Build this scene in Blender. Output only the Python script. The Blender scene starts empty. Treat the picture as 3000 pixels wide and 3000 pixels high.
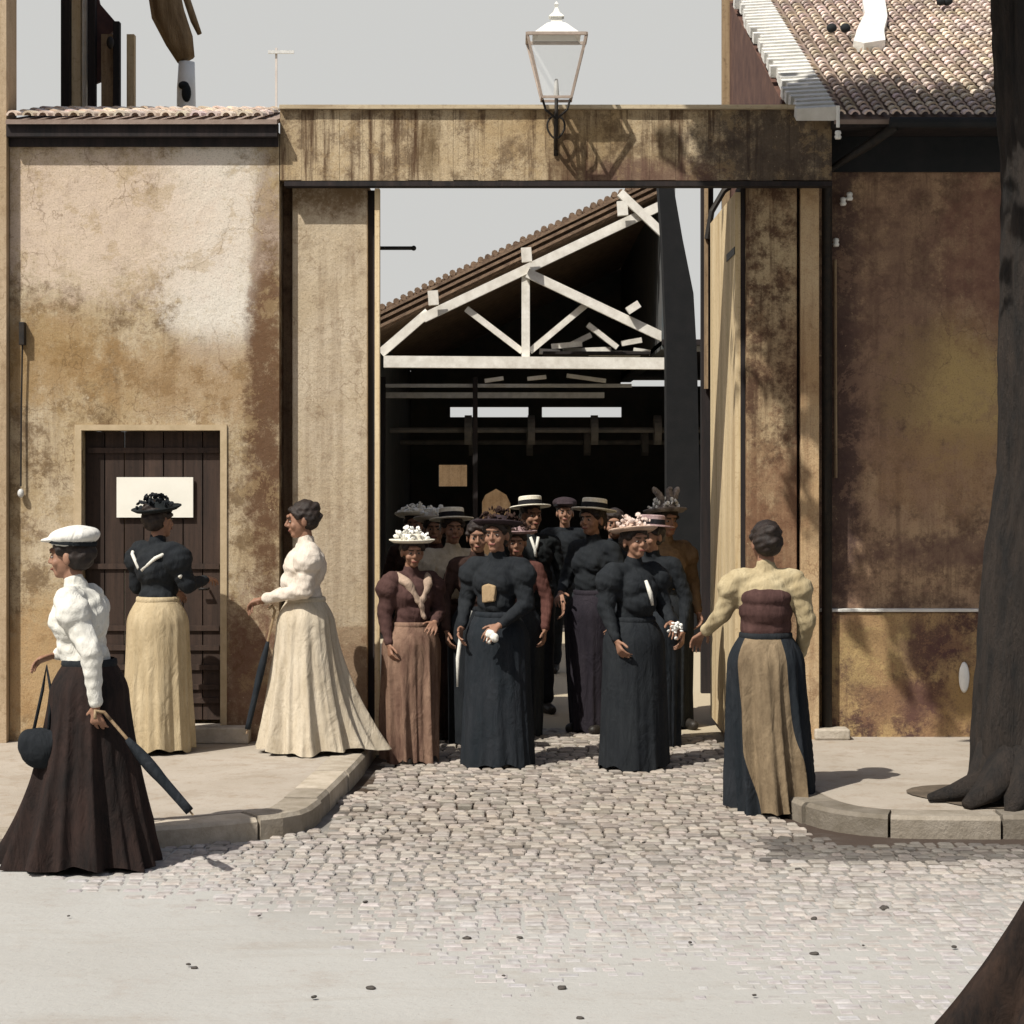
import bpy, math, random
import numpy as np
from mathutils import Vector, Matrix, noise
R = math.radians
random.seed(7)
rng = np.random.default_rng(7)
S = bpy.context.scene

# ------------------------------------------------------------------ camera
CAMZ = 1.9; F = 6000.0; HY = 1380.0
cd = bpy.data.cameras.new('camera'); cam = bpy.data.objects.new('camera', cd)
S.collection.objects.link(cam); S.camera = cam
cam.location = (0, 0, CAMZ); cam.rotation_euler = (R(90), 0, 0)
cd.sensor_width = 36; cd.lens = 72; cd.shift_y = -0.04
cd.clip_start = .1; cd.clip_end = 600
# ------------------------------------------------------------------ light
SUN = Vector((-.42, -.45, .79)).normalized()
el = math.asin(SUN.z)
w = bpy.data.worlds.new('World'); S.world = w; w.use_nodes = True
nt = w.node_tree; nt.nodes.clear()
out = nt.nodes.new('ShaderNodeOutputWorld'); bg = nt.nodes.new('ShaderNodeBackground')
sky = nt.nodes.new('ShaderNodeTexSky'); sky.sky_type = 'NISHITA'; sky.sun_disc = False
sky.sun_elevation = el; sky.sun_rotation = math.atan2(SUN.x, SUN.y)
sky.air_density = 1; sky.dust_density = 3
tc = nt.nodes.new('ShaderNodeTexCoord'); sx = nt.nodes.new('ShaderNodeSeparateXYZ')
mr = nt.nodes.new('ShaderNodeMapRange'); mr.inputs[1].default_value = .22; mr.inputs[2].default_value = .5
mr.inputs[3].default_value = 1; mr.inputs[4].default_value = .1; mr.interpolation_type = 'SMOOTHSTEP'
mx = nt.nodes.new('ShaderNodeMix'); mx.data_type = 'RGBA'
mx.inputs[7].default_value = (5.5, 5.5, 5.35, 1)          # white hazy horizon
nt.links.new(tc.outputs['Generated'], sx.inputs[0]); nt.links.new(sx.outputs[2], mr.inputs[0])
nt.links.new(mr.outputs[0], mx.inputs[0]); nt.links.new(sky.outputs[0], mx.inputs[6])
nt.links.new(mx.outputs[2], bg.inputs[0]); bg.inputs[1].default_value = .1
nt.links.new(bg.outputs[0], out.inputs[0])
ld = bpy.data.lights.new('sun', 'SUN'); ld.energy = 5; ld.angle = R(.5); ld.color = (1, .95, .86)
sun = bpy.data.objects.new('sun', ld); S.collection.objects.link(sun)
sun.rotation_euler = (-SUN).to_track_quat('-Z', 'Y').to_euler(); sun.location = SUN * 40
S.view_settings.view_transform = 'Standard'; S.view_settings.look = 'None'
S.view_settings.exposure = .17; S.view_settings.gamma = 1
S.cycles.max_bounces = 6; S.cycles.use_denoising = True

# ------------------------------------------------------------------ helpers
def at(px, py, Y):
    return Vector(((px - 1500) / F * Y, Y, CAMZ - (py - HY) / F * Y))
def gx(px, Y): return (px - 1500) / F * Y
def gz(py, Y): return CAMZ - (py - HY) / F * Y

def srgb(c):
    return tuple(((v / 255) / 12.92 if v / 255 < .04045 else ((v / 255 + .055) / 1.055) ** 2.4) for v in c)

class NT:
    def __init__(s, m): s.t = m.node_tree; s.n = s.t.nodes; s.l = s.t.links
    def new(s, typ, **k):
        n = s.n.new(typ)
        for a, v in k.items(): setattr(n, a, v)
        return n
    def coord(s, scale=(1, 1, 1)):
        t = s.new('ShaderNodeTexCoord'); m = s.new('ShaderNodeMapping')
        m.inputs['Scale'].default_value = scale
        s.l.new(t.outputs['Object'], m.inputs[0]); return m.outputs[0]
    def noise(s, scale, detail=6, rough=.6, vec=(1, 1, 1), dist=0.):
        n = s.new('ShaderNodeTexNoise'); n.inputs['Scale'].default_value = scale
        n.inputs['Detail'].default_value = detail; n.inputs['Roughness'].default_value = rough
        n.inputs['Distortion'].default_value = dist
        s.l.new(s.coord(vec), n.inputs[0]); return n.outputs[0]
    def ramp(s, fac, stops):
        r = s.new('ShaderNodeValToRGB'); e = r.color_ramp.elements
        while len(e) < len(stops): e.new(.5)
        for k, (p, c) in enumerate(stops):
            e[k].position = p; e[k].color = (*c, 1) if len(c) == 3 else c
        s.l.new(fac, r.inputs[0]); return r.outputs[0]
    def mask(s, fac, a, b):
        r = s.new('ShaderNodeMapRange'); r.interpolation_type = 'SMOOTHSTEP'
        r.inputs[1].default_value = a; r.inputs[2].default_value = b
        s.l.new(fac, r.inputs[0]); return r.outputs[0]
    def mix(s, fac, a, b, mode='MIX'):
        m = s.new('ShaderNodeMix', data_type='RGBA', blend_type=mode)
        for sock, v in ((0, fac), (6, a), (7, b)):
            if isinstance(v, (int, float)): m.inputs[sock].default_value = v
            elif isinstance(v, tuple): m.inputs[sock].default_value = (*v, 1)[:4]
            else: s.l.new(v, m.inputs[sock])
        return m.outputs[2]
    def math(s, op, a, b=0.):
        m = s.new('ShaderNodeMath', operation=op)
        for k, v in enumerate((a, b)):
            if isinstance(v, (int, float)): m.inputs[k].default_value = v
            else: s.l.new(v, m.inputs[k])
        return m.outputs[0]
    def xyz(s):
        t = s.new('ShaderNodeTexCoord'); q = s.new('ShaderNodeSeparateXYZ'); s.l.new(t.outputs['Object'], q.inputs[0]); return q.outputs
    def dist2(s, cx, cz, rx, rz):      # soft-edged blotch in the wall plane
        q = s.xyz()
        a = s.math('DIVIDE', s.math('SUBTRACT', q[0], cx), rx); b = s.math('DIVIDE', s.math('SUBTRACT', q[2], cz), rz)
        return s.math('ADD', s.math('MULTIPLY', a, a), s.math('MULTIPLY', b, b))

def base_mat(name, rough=.85, metal=0., spec=.3):
    m = bpy.data.materials.new(name); m.use_nodes = True; t = NT(m)
    b = t.n['Principled BSDF']; b.inputs['Roughness'].default_value = rough
    b.inputs['Metallic'].default_value = metal; b.inputs['Specular IOR Level'].default_value = spec
    return m, t, b
def bump(t, b, fac, strength=.4, dist=.01):
    n = t.new('ShaderNodeBump'); n.inputs['Strength'].default_value = strength; n.inputs['Distance'].default_value = dist
    t.l.new(fac, n.inputs['Height']); t.l.new(n.outputs[0], b.inputs['Normal'])

def M_simple(name, c1, c2, scale=8, rough=.85, metal=0., bs=.3, bd=.006, vec=(1, 1, 1), fine=None, tint=False, spec=.3):
    m, t, b = base_mat(name, rough, metal, spec)
    n = t.noise(scale, 8, .65, vec)
    c = t.ramp(n, [(.3, c1), (.7, c2)])
    if tint:
        a = t.new('ShaderNodeAttribute', attribute_name='tint'); c = t.mix(1., c, a.outputs[0], 'MULTIPLY')
    t.l.new(c, b.inputs['Base Color'])
    f = t.noise(fine or scale * 6, 6, .7, vec)
    bump(t, b, f, bs, bd)
    return m

def M_plaster(name, light, mid, dark, dadoz=None, blooms=(), streak=0.35, grime=.5, bs=.6, ruby=None, thr=(.5, .68)):
    m, t, b = base_mat(name, .95, 0, .1)
    big = t.noise(1.1, 6, .65, dist=.4)
    c = t.ramp(big, [(.32, mid), (.62, light)])
    med = t.noise(5.5, 10, .78)
    c = t.mix(t.math('MULTIPLY', t.mask(med, thr[0], thr[1]), grime), c, dark)
    fine = t.noise(26, 8, .8)
    c = t.mix(t.math('MULTIPLY', t.mask(fine, .48, .7), .55), c, mid)
    sp = t.noise(60, 4, .7)
    c = t.mix(t.math('MULTIPLY', t.mask(sp, .58, .72), .5), c, dark)
    st = t.noise(12, 8, .7, (1, 1, .05))
    c = t.mix(t.math('MULTIPLY', t.mask(st, .46, .64), streak), c, dark)
    for (cx, cz, rx, rz, col, amt) in blooms:
        d = t.dist2(cx, cz, rx, rz)
        d = t.math('ADD', d, t.math('MULTIPLY', t.math('SUBTRACT', t.noise(6, 12, .85), .5), 6.5))
        k = t.math('MULTIPLY', t.math('SUBTRACT', 1, t.mask(d, .1, 1.6)), amt)
        c = t.mix(k, c, col)
    if dadoz is not None:
        z = t.xyz()[2]
        z = t.math('ADD', z, t.math('MULTIPLY', t.math('SUBTRACT', t.noise(9, 6, .7), .5), .04))
        k = t.math('SUBTRACT', 1, t.mask(z, dadoz[0] - .012, dadoz[0] + .012))
        k = t.math('MULTIPLY', k, t.math('ADD', .45, t.math('MULTIPLY', t.noise(3.5, 6, .7), .55)))
        c = t.mix(k, c, dadoz[1])
    pe = t.noise(2.6, 12, .82, dist=.3)
    c = t.mix(t.math('MULTIPLY', t.mask(pe, .535, .56), .38 * grime + .12), c, mid)
    c = t.mix(t.math('MULTIPLY', t.mask(t.noise(90, 4, .8), .5, .66), .45), c, dark)
    vo = t.new('ShaderNodeTexVoronoi', feature='DISTANCE_TO_EDGE'); vo.inputs['Scale'].default_value = 1.9
    nz = t.new('ShaderNodeTexNoise'); nz.inputs['Scale'].default_value = 5; nz.inputs['Detail'].default_value = 8
    cv = t.coord((1, 1, .8)); t.l.new(cv, nz.inputs[0]); ad = t.new('ShaderNodeMix', data_type='RGBA', blend_type='ADD'); ad.inputs[0].default_value = .45
    t.l.new(cv, ad.inputs[6]); t.l.new(nz.outputs['Color'], ad.inputs[7]); t.l.new(ad.outputs[2], vo.inputs[0])
    ck = t.math('MULTIPLY', t.math('SUBTRACT', 1, t.mask(vo.outputs['Distance'], .003, .011)), t.mask(t.noise(1.3, 3, .5), .47, .55))
    c = t.mix(t.math('MULTIPLY', ck, .4), c, dark)
    # white specks of chipped limewash
    ch = t.noise(38, 3, .6, dist=.5)
    c = t.mix(t.math('MULTIPLY', t.mask(ch, .68, .76), .7), c, light)
    t.l.new(c, b.inputs['Base Color'])
    h = t.mix(.5, t.noise(14, 10, .8), med)
    bump(t, b, h, bs, .03)
    return m

class MB:
    def __init__(s): s.v = []; s.f = []; s.mi = []; s.tint = []
    def add(s, vs, fs, mi=0, M=None, tint=None):
        o = len(s.v)
        for p in vs: s.v.append(tuple(M @ Vector(p)) if M is not None else tuple(p))
        for f in fs: s.f.append(tuple(i + o for i in f)); s.mi.append(mi); s.tint.append(tint if tint is not None else 1.)
        return s
    def box(s, x0, x1, y0, y1, z0, z1, mi=0, M=None, tint=None):
        vs = [(x, y, z) for x in (x0, x1) for y in (y0, y1) for z in (z0, z1)]
        return s.add(vs, [(0, 1, 3, 2), (4, 6, 7, 5), (0, 4, 5, 1), (2, 3, 7, 6), (0, 2, 6, 4), (1, 5, 7, 3)], mi, M, tint)
    def bar(s, a, b, wx, wy, mi=0, up=Vector((0, 1, 0)), tint=None):      # box bar from a to b; wy measured along up
        a = Vector(a); b = Vector(b); d = b - a; L = d.length; d.normalize()
        u = (up - up.dot(d) * d).normalized(); r = d.cross(u)
        M = Matrix((( r.x, u.x, d.x, a.x), (r.y, u.y, d.y, a.y), (r.z, u.z, d.z, a.z), (0, 0, 0, 1)))
        return s.box(-wx / 2, wx / 2, -wy / 2, wy / 2, 0, L, mi, M, tint)
    def prism(s, poly, axis, d0, d1, mi=0, tint=None):      # polygon extruded along an axis: 'x': poly=(y,z); 'y': (x,z); 'z': (x,y)
        def P(p, d): return {'x': (d, p[0], p[1]), 'y': (p[0], d, p[1]), 'z': (p[0], p[1], d)}[axis]
        n = len(poly); vs = [P(p, d0) for p in poly] + [P(p, d1) for p in poly]
        fs = [tuple(range(n)), tuple(range(2 * n - 1, n - 1, -1))] + [(i, (i + 1) % n, n + (i + 1) % n, n + i) for i in range(n)]
        return s.add(vs, fs, mi, None, tint)
    def tube(s, pts, rad, n=12, mi=0, cap=True, tint=None, wob=0.):
        pts = [Vector(p) for p in pts]
        if isinstance(rad, (int, float)): rad = [rad] * len(pts)
        rings = []; prev = None
        for i, p in enumerate(pts):
            d = (pts[min(i + 1, len(pts) - 1)] - pts[max(i - 1, 0)]).normalized()
            if prev is None: u = d.orthogonal().normalized()
            else: u = (prev - prev.dot(d) * d).normalized()
            prev = u; v = d.cross(u)
            rings.append([p + (u * math.cos(a) + v * math.sin(a)) * rad[i] * (1 + (wob * noise.noise(Vector((math.cos(a) * 2, math.sin(a) * 2, p.z * 2.2))) if wob else 0)) for a in [2 * math.pi * k / n for k in range(n)]])
        vs = [q for r in rings for q in r]
        fs = [(i * n + k, i * n + (k + 1) % n, (i + 1) * n + (k + 1) % n, (i + 1) * n + k) for i in range(len(pts) - 1) for k in range(n)]
        if cap: fs += [tuple(range(n - 1, -1, -1)), tuple((len(pts) - 1) * n + k for k in range(n))]
        return s.add(vs, fs, mi, None, tint)
    def lathe(s, prof, n=32, mi=0, M=None, sx=1, sy=1):
        vs = [(r * math.cos(2 * math.pi * k / n) * sx, r * math.sin(2 * math.pi * k / n) * sy, z) for r, z in prof for k in range(n)]
        fs = [(i * n + k, i * n + (k + 1) % n, (i + 1) * n + (k + 1) % n, (i + 1) * n + k) for i in range(len(prof) - 1) for k in range(n)]
        return s.add(vs, fs, mi, M)
    def ell(s, c, r, M=None, n=14, mi=0):
        m = n // 2 + 2; c = Vector(c); vs = []; 
        if isinstance(r, (int, float)): r = (r, r, r)
        for i in range(m + 1):
            th = math.pi * i / m
            for k in range(n):
                a = 2 * math.pi * k / n
                q = Vector((math.sin(th) * math.cos(a) * r[0], math.sin(th) * math.sin(a) * r[1], math.cos(th) * r[2]))
                if M is not None: q = M @ q
                vs.append(c + q)
        fs = [(i * n + k, (i + 1) * n + k, (i + 1) * n + (k + 1) % n, i * n + (k + 1) % n) for i in range(m) for k in range(n)]
        return s.add(vs, fs, mi)
    def cap(s, a, ra, b, rb, n=12, mi=0):
        a = Vector(a); b = Vector(b); d = (b - a).normalized()
        pts = []; rad = []
        for t in (90, 60, 30): pts.append(a - d * ra * math.sin(R(t))); rad.append(max(ra * math.cos(R(t)), ra * .02))
        pts += [a, b]; rad += [ra, rb]
        for t in (30, 60, 90): pts.append(b + d * rb * math.sin(R(t))); rad.append(max(rb * math.cos(R(t)), rb * .02))
        return s.tube(pts, rad, n, mi)
    def mesh(s, name, mats):
        me = bpy.data.meshes.new(name); me.from_pydata(s.v, [], s.f)
        for m in (mats if isinstance(mats, (list, tuple)) else [mats]): me.materials.append(m)
        me.polygons.foreach_set('material_index', s.mi)
        if True:
            ca = me.color_attributes.new('tint', 'FLOAT_COLOR', 'CORNER'); i = 0
            arr = np.ones((len(me.loops), 4), dtype=np.float32)
            for p in me.polygons:
                tt = s.tint[p.index]
                arr[p.loop_start:p.loop_start + p.loop_total, :3] = tt
            ca.data.foreach_set('color', arr.ravel())
        me.update(); return me
    def build(s, name, mats, parent=None, smooth=False, bevel=0.):
        me = s.mesh(name, mats)
        if smooth is True: me.polygons.foreach_set('use_smooth', [True] * len(me.polygons))
        o = bpy.data.objects.new(name, me); S.collection.objects.link(o)
        if parent is not None: 
            o.parent = parent
            if not parent.get('localspace'): o.matrix_parent_inverse = Matrix.Translation(-parent.location)
        if bevel:
            bm = o.modifiers.new('bevel', 'BEVEL'); bm.width = bevel; bm.segments = 2; bm.limit_method = 'ANGLE'
        return o

def tag(o, label=None, cat=None, group=None, kind=None):
    if label: o['label'] = label
    if cat: o['category'] = cat
    if group: o['group'] = group
    if kind: o['kind'] = kind
    return o
def thing(name, label, cat, loc=(0, 0, 0), group=None):
    o = bpy.data.objects.new(name, None); o.empty_display_size = .2; S.collection.objects.link(o)
    o.location = loc
    return tag(o, label, cat, group)

# ------------------------------------------------------------------ materials
WHITE = (.74, .72, .66)
m_timber = None
def M_timber(name, c1, c2, dark, vertical=True, bs=.5, amt=.7):
    m, t, b = base_mat(name, .85, 0, .2)
    vec = (1, 1, .06) if vertical else (.06, 1, 1)
    g = t.noise(22, 6, .7, vec); c = t.ramp(g, [(.35, c1), (.65, c2)])
    g2 = t.noise(5, 6, .7, (1, 1, .12) if vertical else (.12, 1, 1))
    c = t.mix(t.math('MULTIPLY', t.mask(g2, .47, .7), amt), c, dark)
    g3 = t.noise(30, 6, .8)
    c = t.mix(t.math('MULTIPLY', t.mask(g3, .5, .72), .6), c, dark)
    a = t.new('ShaderNodeAttribute', attribute_name='tint'); c = t.mix(1., c, a.outputs[0], 'MULTIPLY')
    t.l.new(c, b.inputs['Base Color']); bump(t, b, g, bs, .006); return m
mt = {}
mt['lintel'] = M_plaster('weathered_lintel_with_tree_shade', (.50, .41, .28), (.36, .26, .14), (.085, .05, .03), grime=.7, thr=(.46, .6), streak=1.0, bs=.5, blooms=[(1.75, 4.0, .55, .4, (.05, .04, .038), .85), (.9, 3.85, .5, .12, (.13, .075, .06), .8), (.35, 4.0, .12, .3, (.1, .06, .035), .6), (-.55, 4.1, .08, .3, (.12, .08, .04), .6)])  # first bloom paints tree shade over the right end; the others are stains
mt['leaf'] = M_timber('pale_gate_boards', (.55, .42, .24), (.68, .56, .38), (.28, .17, .08), amt=.5)
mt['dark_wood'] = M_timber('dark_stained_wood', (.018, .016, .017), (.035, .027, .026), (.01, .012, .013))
mt['door'] = M_timber('dark_brown_door_paint', (.032, .022, .018), (.055, .036, .028), (.014, .013, .012))
mt['mid_wood'] = M_timber('brown_wood', (.22, .15, .085), (.35, .26, .16), (.07, .04, .03))
mt['white_wood'] = M_simple('white_painted_timber', (.55, .52, .46), (.78, .76, .7), 9, bs=.25)
mt['iron'] = M_simple('black_iron', (.012, .013, .014), (.035, .028, .022), 20, rough=.6, metal=.3)
mt['zinc'] = M_simple('pale_zinc', (.42, .42, .41), (.6, .6, .58), 12, rough=.6, metal=.1)
mt['stone'] = M_simple('kerb_stone', (.3, .26, .2), (.52, .47, .4), 7, bs=.7, bd=.012, tint=True)
mt['tile'] = M_simple('roof_tile', (.42, .34, .29), (.66, .59, .53), 6, bs=.5, tint=True)
mt['tile_brown'] = M_simple('brown_roof_tile', (.10, .065, .045), (.26, .18, .12), 9, bs=.7, bd=.02)
mt['mortar'] = M_simple('lime_mortar', (.55, .54, .5), (.74, .73, .7), 5, bs=.6, bd=.02)
mt['gable'] = M_simple('red_brown_gable_render', (.06, .03, .025), (.13, .07, .05), 6)
mt['near_black'] = M_simple('near_black_parts_and_shade', (.008, .012, .014), (.022, .022, .024), 4)
mt['enamel'] = M_simple('white_enamel', (.7, .7, .66), (.82, .82, .78), 8, rough=.3, bs=.05)
mt['paper'] = M_simple('white_paper', (.72, .70, .62), (.8, .78, .7), 5, bs=.1)
mt['skin'] = M_simple('skin', (.20, .105, .068), (.29, .16, .105), 20, rough=.6, bs=.1)
mt['hair'] = M_simple('dark_hair', (.012, .009, .008), (.03, .02, .016), 40, rough=.55, vec=(1, 1, .3), bs=.6)
mt['eye'] = M_simple('eye_white', (.22, .19, .17), (.3, .27, .24), 20, rough=.5, bs=0)
mt['iris'] = M_simple('dark_iris', (.01, .008, .006), (.02, .012, .01), 20, rough=.3, bs=0)
mt['lips'] = M_simple('lips', (.17, .055, .045), (.21, .07, .055), 20, rough=.5, bs=0)
mt['straw'] = M_simple('pale_straw', (.6, .56, .44), (.8, .77, .68), 60, bs=.5)
mt['leather'] = M_simple('black_leather', (.012, .011, .01), (.03, .025, .02), 20, rough=.5)
mt['glass'], _t, _b = base_mat('lamp_glass', .1); _b.inputs['Transmission Weight'].default_value = .0
_b.inputs['Alpha'].default_value = .13; _b.inputs['Base Color'].default_value = (.75, .77, .75, 1)
_cl = {}
def cloth(name, c1, c2=None, stripe=None):
    if name in _cl: return _cl[name]
    c2 = c2 or tuple(v * 1.5 for v in c1)
    m, t, b = base_mat(name, .9, 0, .1)
    b.inputs['Sheen Weight'].default_value = 0
    n = t.noise(9, 7, .7, (1, 1, .35)); c = t.ramp(n, [(.33, c1), (.68, c2)])
    n2 = t.noise(70, 4, .7); c = t.mix(t.math('MULTIPLY', t.mask(n2, .5, .75), .4), c, tuple(v * .6 for v in c1))
    t.l.new(c, b.inputs['Base Color'])
    bump(t, b, t.noise(11, 5, .55, (1, 1, .4), dist=1.4), .55, .03)
    _cl[name] = m; return m

# road: pale dust, dark dirt in the joints of the paved apron, a darker band along the right kerb
m, t, b = base_mat('dusty_road', .95, 0, .1); q = t.xyz()
big = t.noise(.9, 6, .6); c = t.ramp(big, [(.3, (.35, .342, .32)), (.7, (.385, .38, .36))])
c = t.mix(t.math('MULTIPLY', t.mask(t.noise(3.2, 9, .75), .5, .72), .35), c, (.27, .22, .18))
c = t.mix(t.math('MULTIPLY', t.mask(t.noise(45, 5, .7), .57, .72), .5), c, (.2, .165, .13))
c = t.mix(t.math('MULTIPLY', t.mask(t.noise(2.4, 7, .7, (.35, 1.6, 1)), .5, .7), .3), c, (.28, .25, .21))
far = t.mask(q[1], 8.0, 11.5)
ins = t.math('MULTIPLY', t.mask(t.math('ADD', q[0], t.math('MULTIPLY', t.noise(1.5, 4, .6), .9)), -.9, -.3), t.math('SUBTRACT', 1, t.mask(q[0], 2.4, 4.6)))
yin = t.math('SUBTRACT', 1, t.mask(q[1], 13.6, 15.5))
k = t.math('MULTIPLY', t.math('MULTIPLY', far, ins), yin)
k = t.math('MULTIPLY', k, t.mask(t.noise(4.5, 7, .7), .2, .5))
c = t.mix(k, c, (.05, .036, .026))
gy = t.math('ADD', q[1], t.math('MULTIPLY', t.noise(2.2, 6, .7), .25))
gk = t.math('MULTIPLY', t.math('MULTIPLY', t.mask(gy, 10.05, 10.5), t.mask(q[0], 1.0, 1.7)), .9)
c = t.mix(gk, c, (.055, .04, .032))
c = t.mix(t.mask(q[1], 13.5, 15.5), c, (.42, .36, .26))
t.l.new(c, b.inputs['Base Color']); bump(t, b, t.noise(18, 8, .7), .35, .02); mt['road'] = m
mt['sett'] = M_simple('granite_sett', (.21, .18, .155), (.34, .31, .275), 14, bs=.5, tint=True)
m, t, b = base_mat('pavement_dust', .95, 0, .1)
c = t.ramp(t.noise(1.4, 7, .65), [(.3, (.31, .27, .22)), (.7, (.39, .35, .30))])
c = t.mix(t.math('MULTIPLY', t.mask(t.noise(7, 8, .75), .5, .68), .5), c, (.24, .18, .125))
c = t.mix(t.math('MULTIPLY', t.mask(t.noise(55, 4, .7), .6, .7), .5), c, (.16, .12, .09))
c = t.mix(t.math('MULTIPLY', t.mask(t.noise(2.2, 6, .7), .55, .6), .3), c, (.25, .2, .15))
t.l.new(c, b.inputs['Base Color']); bump(t, b, t.noise(20, 8, .7), .35, .015); mt['pave'] = m

# ------------------------------------------------------------------ ground
b_ = MB(); b_.add([(-60, -15, 0), (60, -15, 0), (60, 90, 0), (-60, 90, 0)], [(0, 1, 2, 3)])
tag(b_.build('road', mt['road']), kind='structure')

# cobbled apron: setts sinking into the dust of the street
cob = MB(); y = 6.3; row = 0
while y < 15.4:
    hgt = random.uniform(.066, .082); x = -3.2 + random.uniform(0, .1)
    while x < 4.6:
        wd = random.uniform(.065, .11)
        cx = x + wd / 2; cy = y + hgt / 2
        cy += .10 * math.sin(cx * .8 + .5)            # courses bow a little
        xl = -.93 if cy > 12 else (-1.05 if cy > 10.8 else (-1.35 if cy > 10.45 else -3.2))
        xr = 1.5 if cy > 11.5 else (1.5 if cy > 11 else (1.5 + (11 - cy) * 2.2 if cy > 10.4 else 4.6))
        lim = 6.9 + max(0, -cx + .2) * 1.2 + noise.noise(Vector((cx, cy, 3))) * .9
        if cy > 10.4 and cy < 11.2: xr = 1.5 + max(0, 11.1 - cy) * .35
        if xl + .05 < cx - wd / 2 and cx + wd / 2 < xr - .03 and cy > lim:
            up = min(1, max(0, (cy - 7.6 - max(0, -cx - .4) * .8) / 3.4))
            top = .0018 + .018 * up ** 1.3 + random.gauss(0, .001 + .003 * up) + noise.noise(Vector((cx * 1.2, cy * 1.2, 0))) * .008
            if cx > 3.4: top -= (cx - 3.4) * .02
            if cy > 14.3: top -= (cy - 14.3) * .03
            if top > .001 and random.random() > .02 + .75 * (1 - min(1, (cy - lim) / .9)) ** 1.5:
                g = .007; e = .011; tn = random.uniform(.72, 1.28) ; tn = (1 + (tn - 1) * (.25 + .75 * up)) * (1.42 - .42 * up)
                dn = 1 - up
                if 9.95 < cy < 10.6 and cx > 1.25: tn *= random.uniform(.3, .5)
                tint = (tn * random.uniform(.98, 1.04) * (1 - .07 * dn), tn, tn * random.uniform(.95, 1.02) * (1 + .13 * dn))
                x0, x1, y0, y1 = cx - wd / 2 + g, cx + wd / 2 - g, cy - hgt / 2 + g, cy + hgt / 2 - g
                a = random.uniform(-.06, .06); ca, sa = math.cos(a), math.sin(a)
                def rt(px_, py_): return (cx + (px_ - cx) * ca - (py_ - cy) * sa, cy + (px_ - cx) * sa + (py_ - cy) * ca)
                vs = [(*rt(*p), -.01) for p in ((x0, y0), (x1, y0), (x1, y1), (x0, y1))]
                vs += [(*rt(*p), top - .006) for p in ((x0, y0), (x1, y0), (x1, y1), (x0, y1))]
                vs += [(*rt(*p), top + random.gauss(0, .0003 + .001 * up)) for p in ((x0 + e, y0 + e), (x1 - e, y0 + e), (x1 - e, y1 - e), (x0 + e, y1 - e))]
                fs = [(0, 1, 5, 4), (1, 2, 6, 5), (2, 3, 7, 6), (3, 0, 4, 7), (4, 5, 9, 8), (5, 6, 10, 9), (6, 7, 11, 10), (7, 4, 8, 11), (8, 9, 10, 11)]
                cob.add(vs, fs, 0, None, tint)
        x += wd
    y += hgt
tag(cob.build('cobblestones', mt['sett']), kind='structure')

# pavements with kerbs
def smooth_path(P, n=6):
    P = [Vector((*p, 0)) for p in P]; o = []
    for i in range(len(P) - 1):
        p0, p1, p2, p3 = P[max(i - 1, 0)], P[i], P[i + 1], P[min(i + 2, len(P) - 1)]
        for k in range(n):
            t_ = k / n
            o.append(.5 * ((2 * p1) + (-p0 + p2) * t_ + (2 * p0 - 5 * p1 + 4 * p2 - p3) * t_ ** 2 + (-p0 + 3 * p1 - 3 * p2 + p3) * t_ ** 3))
    o.append(P[-1]); return o
def kerb_and_pavement(path, inward, closing):
    # path: outer kerb line; inward=+1 if the pavement lies to the left of travel
    W = .2
    n = len(path); inner = []
    for i, p in enumerate(path):
        d = (path[min(i + 1, n - 1)] - path[max(i - 1, 0)]).normalized()
        nn = Vector((-d.y, d.x, 0)) * inward; inner.append(p + nn * W)
    # resample by length into stones
    L = [0]
    for i in range(n - 1): L.append(L[-1] + (path[i + 1] - path[i]).length)
    def pt(arr, s_):
        for i in range(n - 1):
            if s_ <= L[i + 1] or i == n - 2:
                f_ = (s_ - L[i]) / max(L[i + 1] - L[i], 1e-6); return arr[i].lerp(arr[i + 1], f_)
    kb = MB(); s_ = 0
    while s_ < L[-1] - .05:
        ln = random.uniform(.32, .8) if s_ > 1.2 else random.uniform(.6, 1.); e_ = min(s_ + ln, L[-1]); zt = .12 + random.uniform(-.006, .008)
        k_ = max(2, int((e_ - s_) / .12)); ts = [s_ + .008 + (e_ - s_ - .016) * i / k_ for i in range(k_ + 1)]
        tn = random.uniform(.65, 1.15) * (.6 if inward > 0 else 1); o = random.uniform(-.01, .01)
        ring = []
        for q_ in ts:
            a_ = pt(path, q_); b__ = pt(inner, q_); dv = (a_ - b__).normalized() * o; a_ = a_ + dv
            u_ = (b__ - a_).normalized()
            ring.append([(a_.x, a_.y, -.02), (a_.x, a_.y, zt - .02), (a_.x + u_.x * .02, a_.y + u_.y * .02, zt), (b__.x, b__.y, zt), (b__.x, b__.y, -.02)])
        vs = [v for r_ in ring for v in r_]; fs = []
        for i in range(k_):
            for j in range(4): fs.append((i * 5 + j, i * 5 + j + 1, (i + 1) * 5 + j + 1, (i + 1) * 5 + j))
        fs += [(0, 1, 2, 3, 4), tuple(k_ * 5 + j for j in (4, 3, 2, 1, 0))]
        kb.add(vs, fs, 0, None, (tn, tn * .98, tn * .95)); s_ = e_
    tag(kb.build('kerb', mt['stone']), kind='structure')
    pv = MB(); poly = [(p.x, p.y) for p in inner] + closing
    pv.prism(poly, 'z', -.02, .118)
    tag(pv.build('pavement', mt['pave']), kind='structure')
pl = smooth_path([(-.9, 13.7), (-.93, 12.8), (-.99, 11.8), (-1.06, 10.95), (-1.14, 10.68), (-1.42, 10.47), (-1.75, 10.3), (-2.6, 10.02), (-4, 9.8), (-9, 9.5)])
kerb_and_pavement(pl, -1 if False else 1 * -1, [(-9, 14.2), (-1.1, 14.2)])
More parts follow.
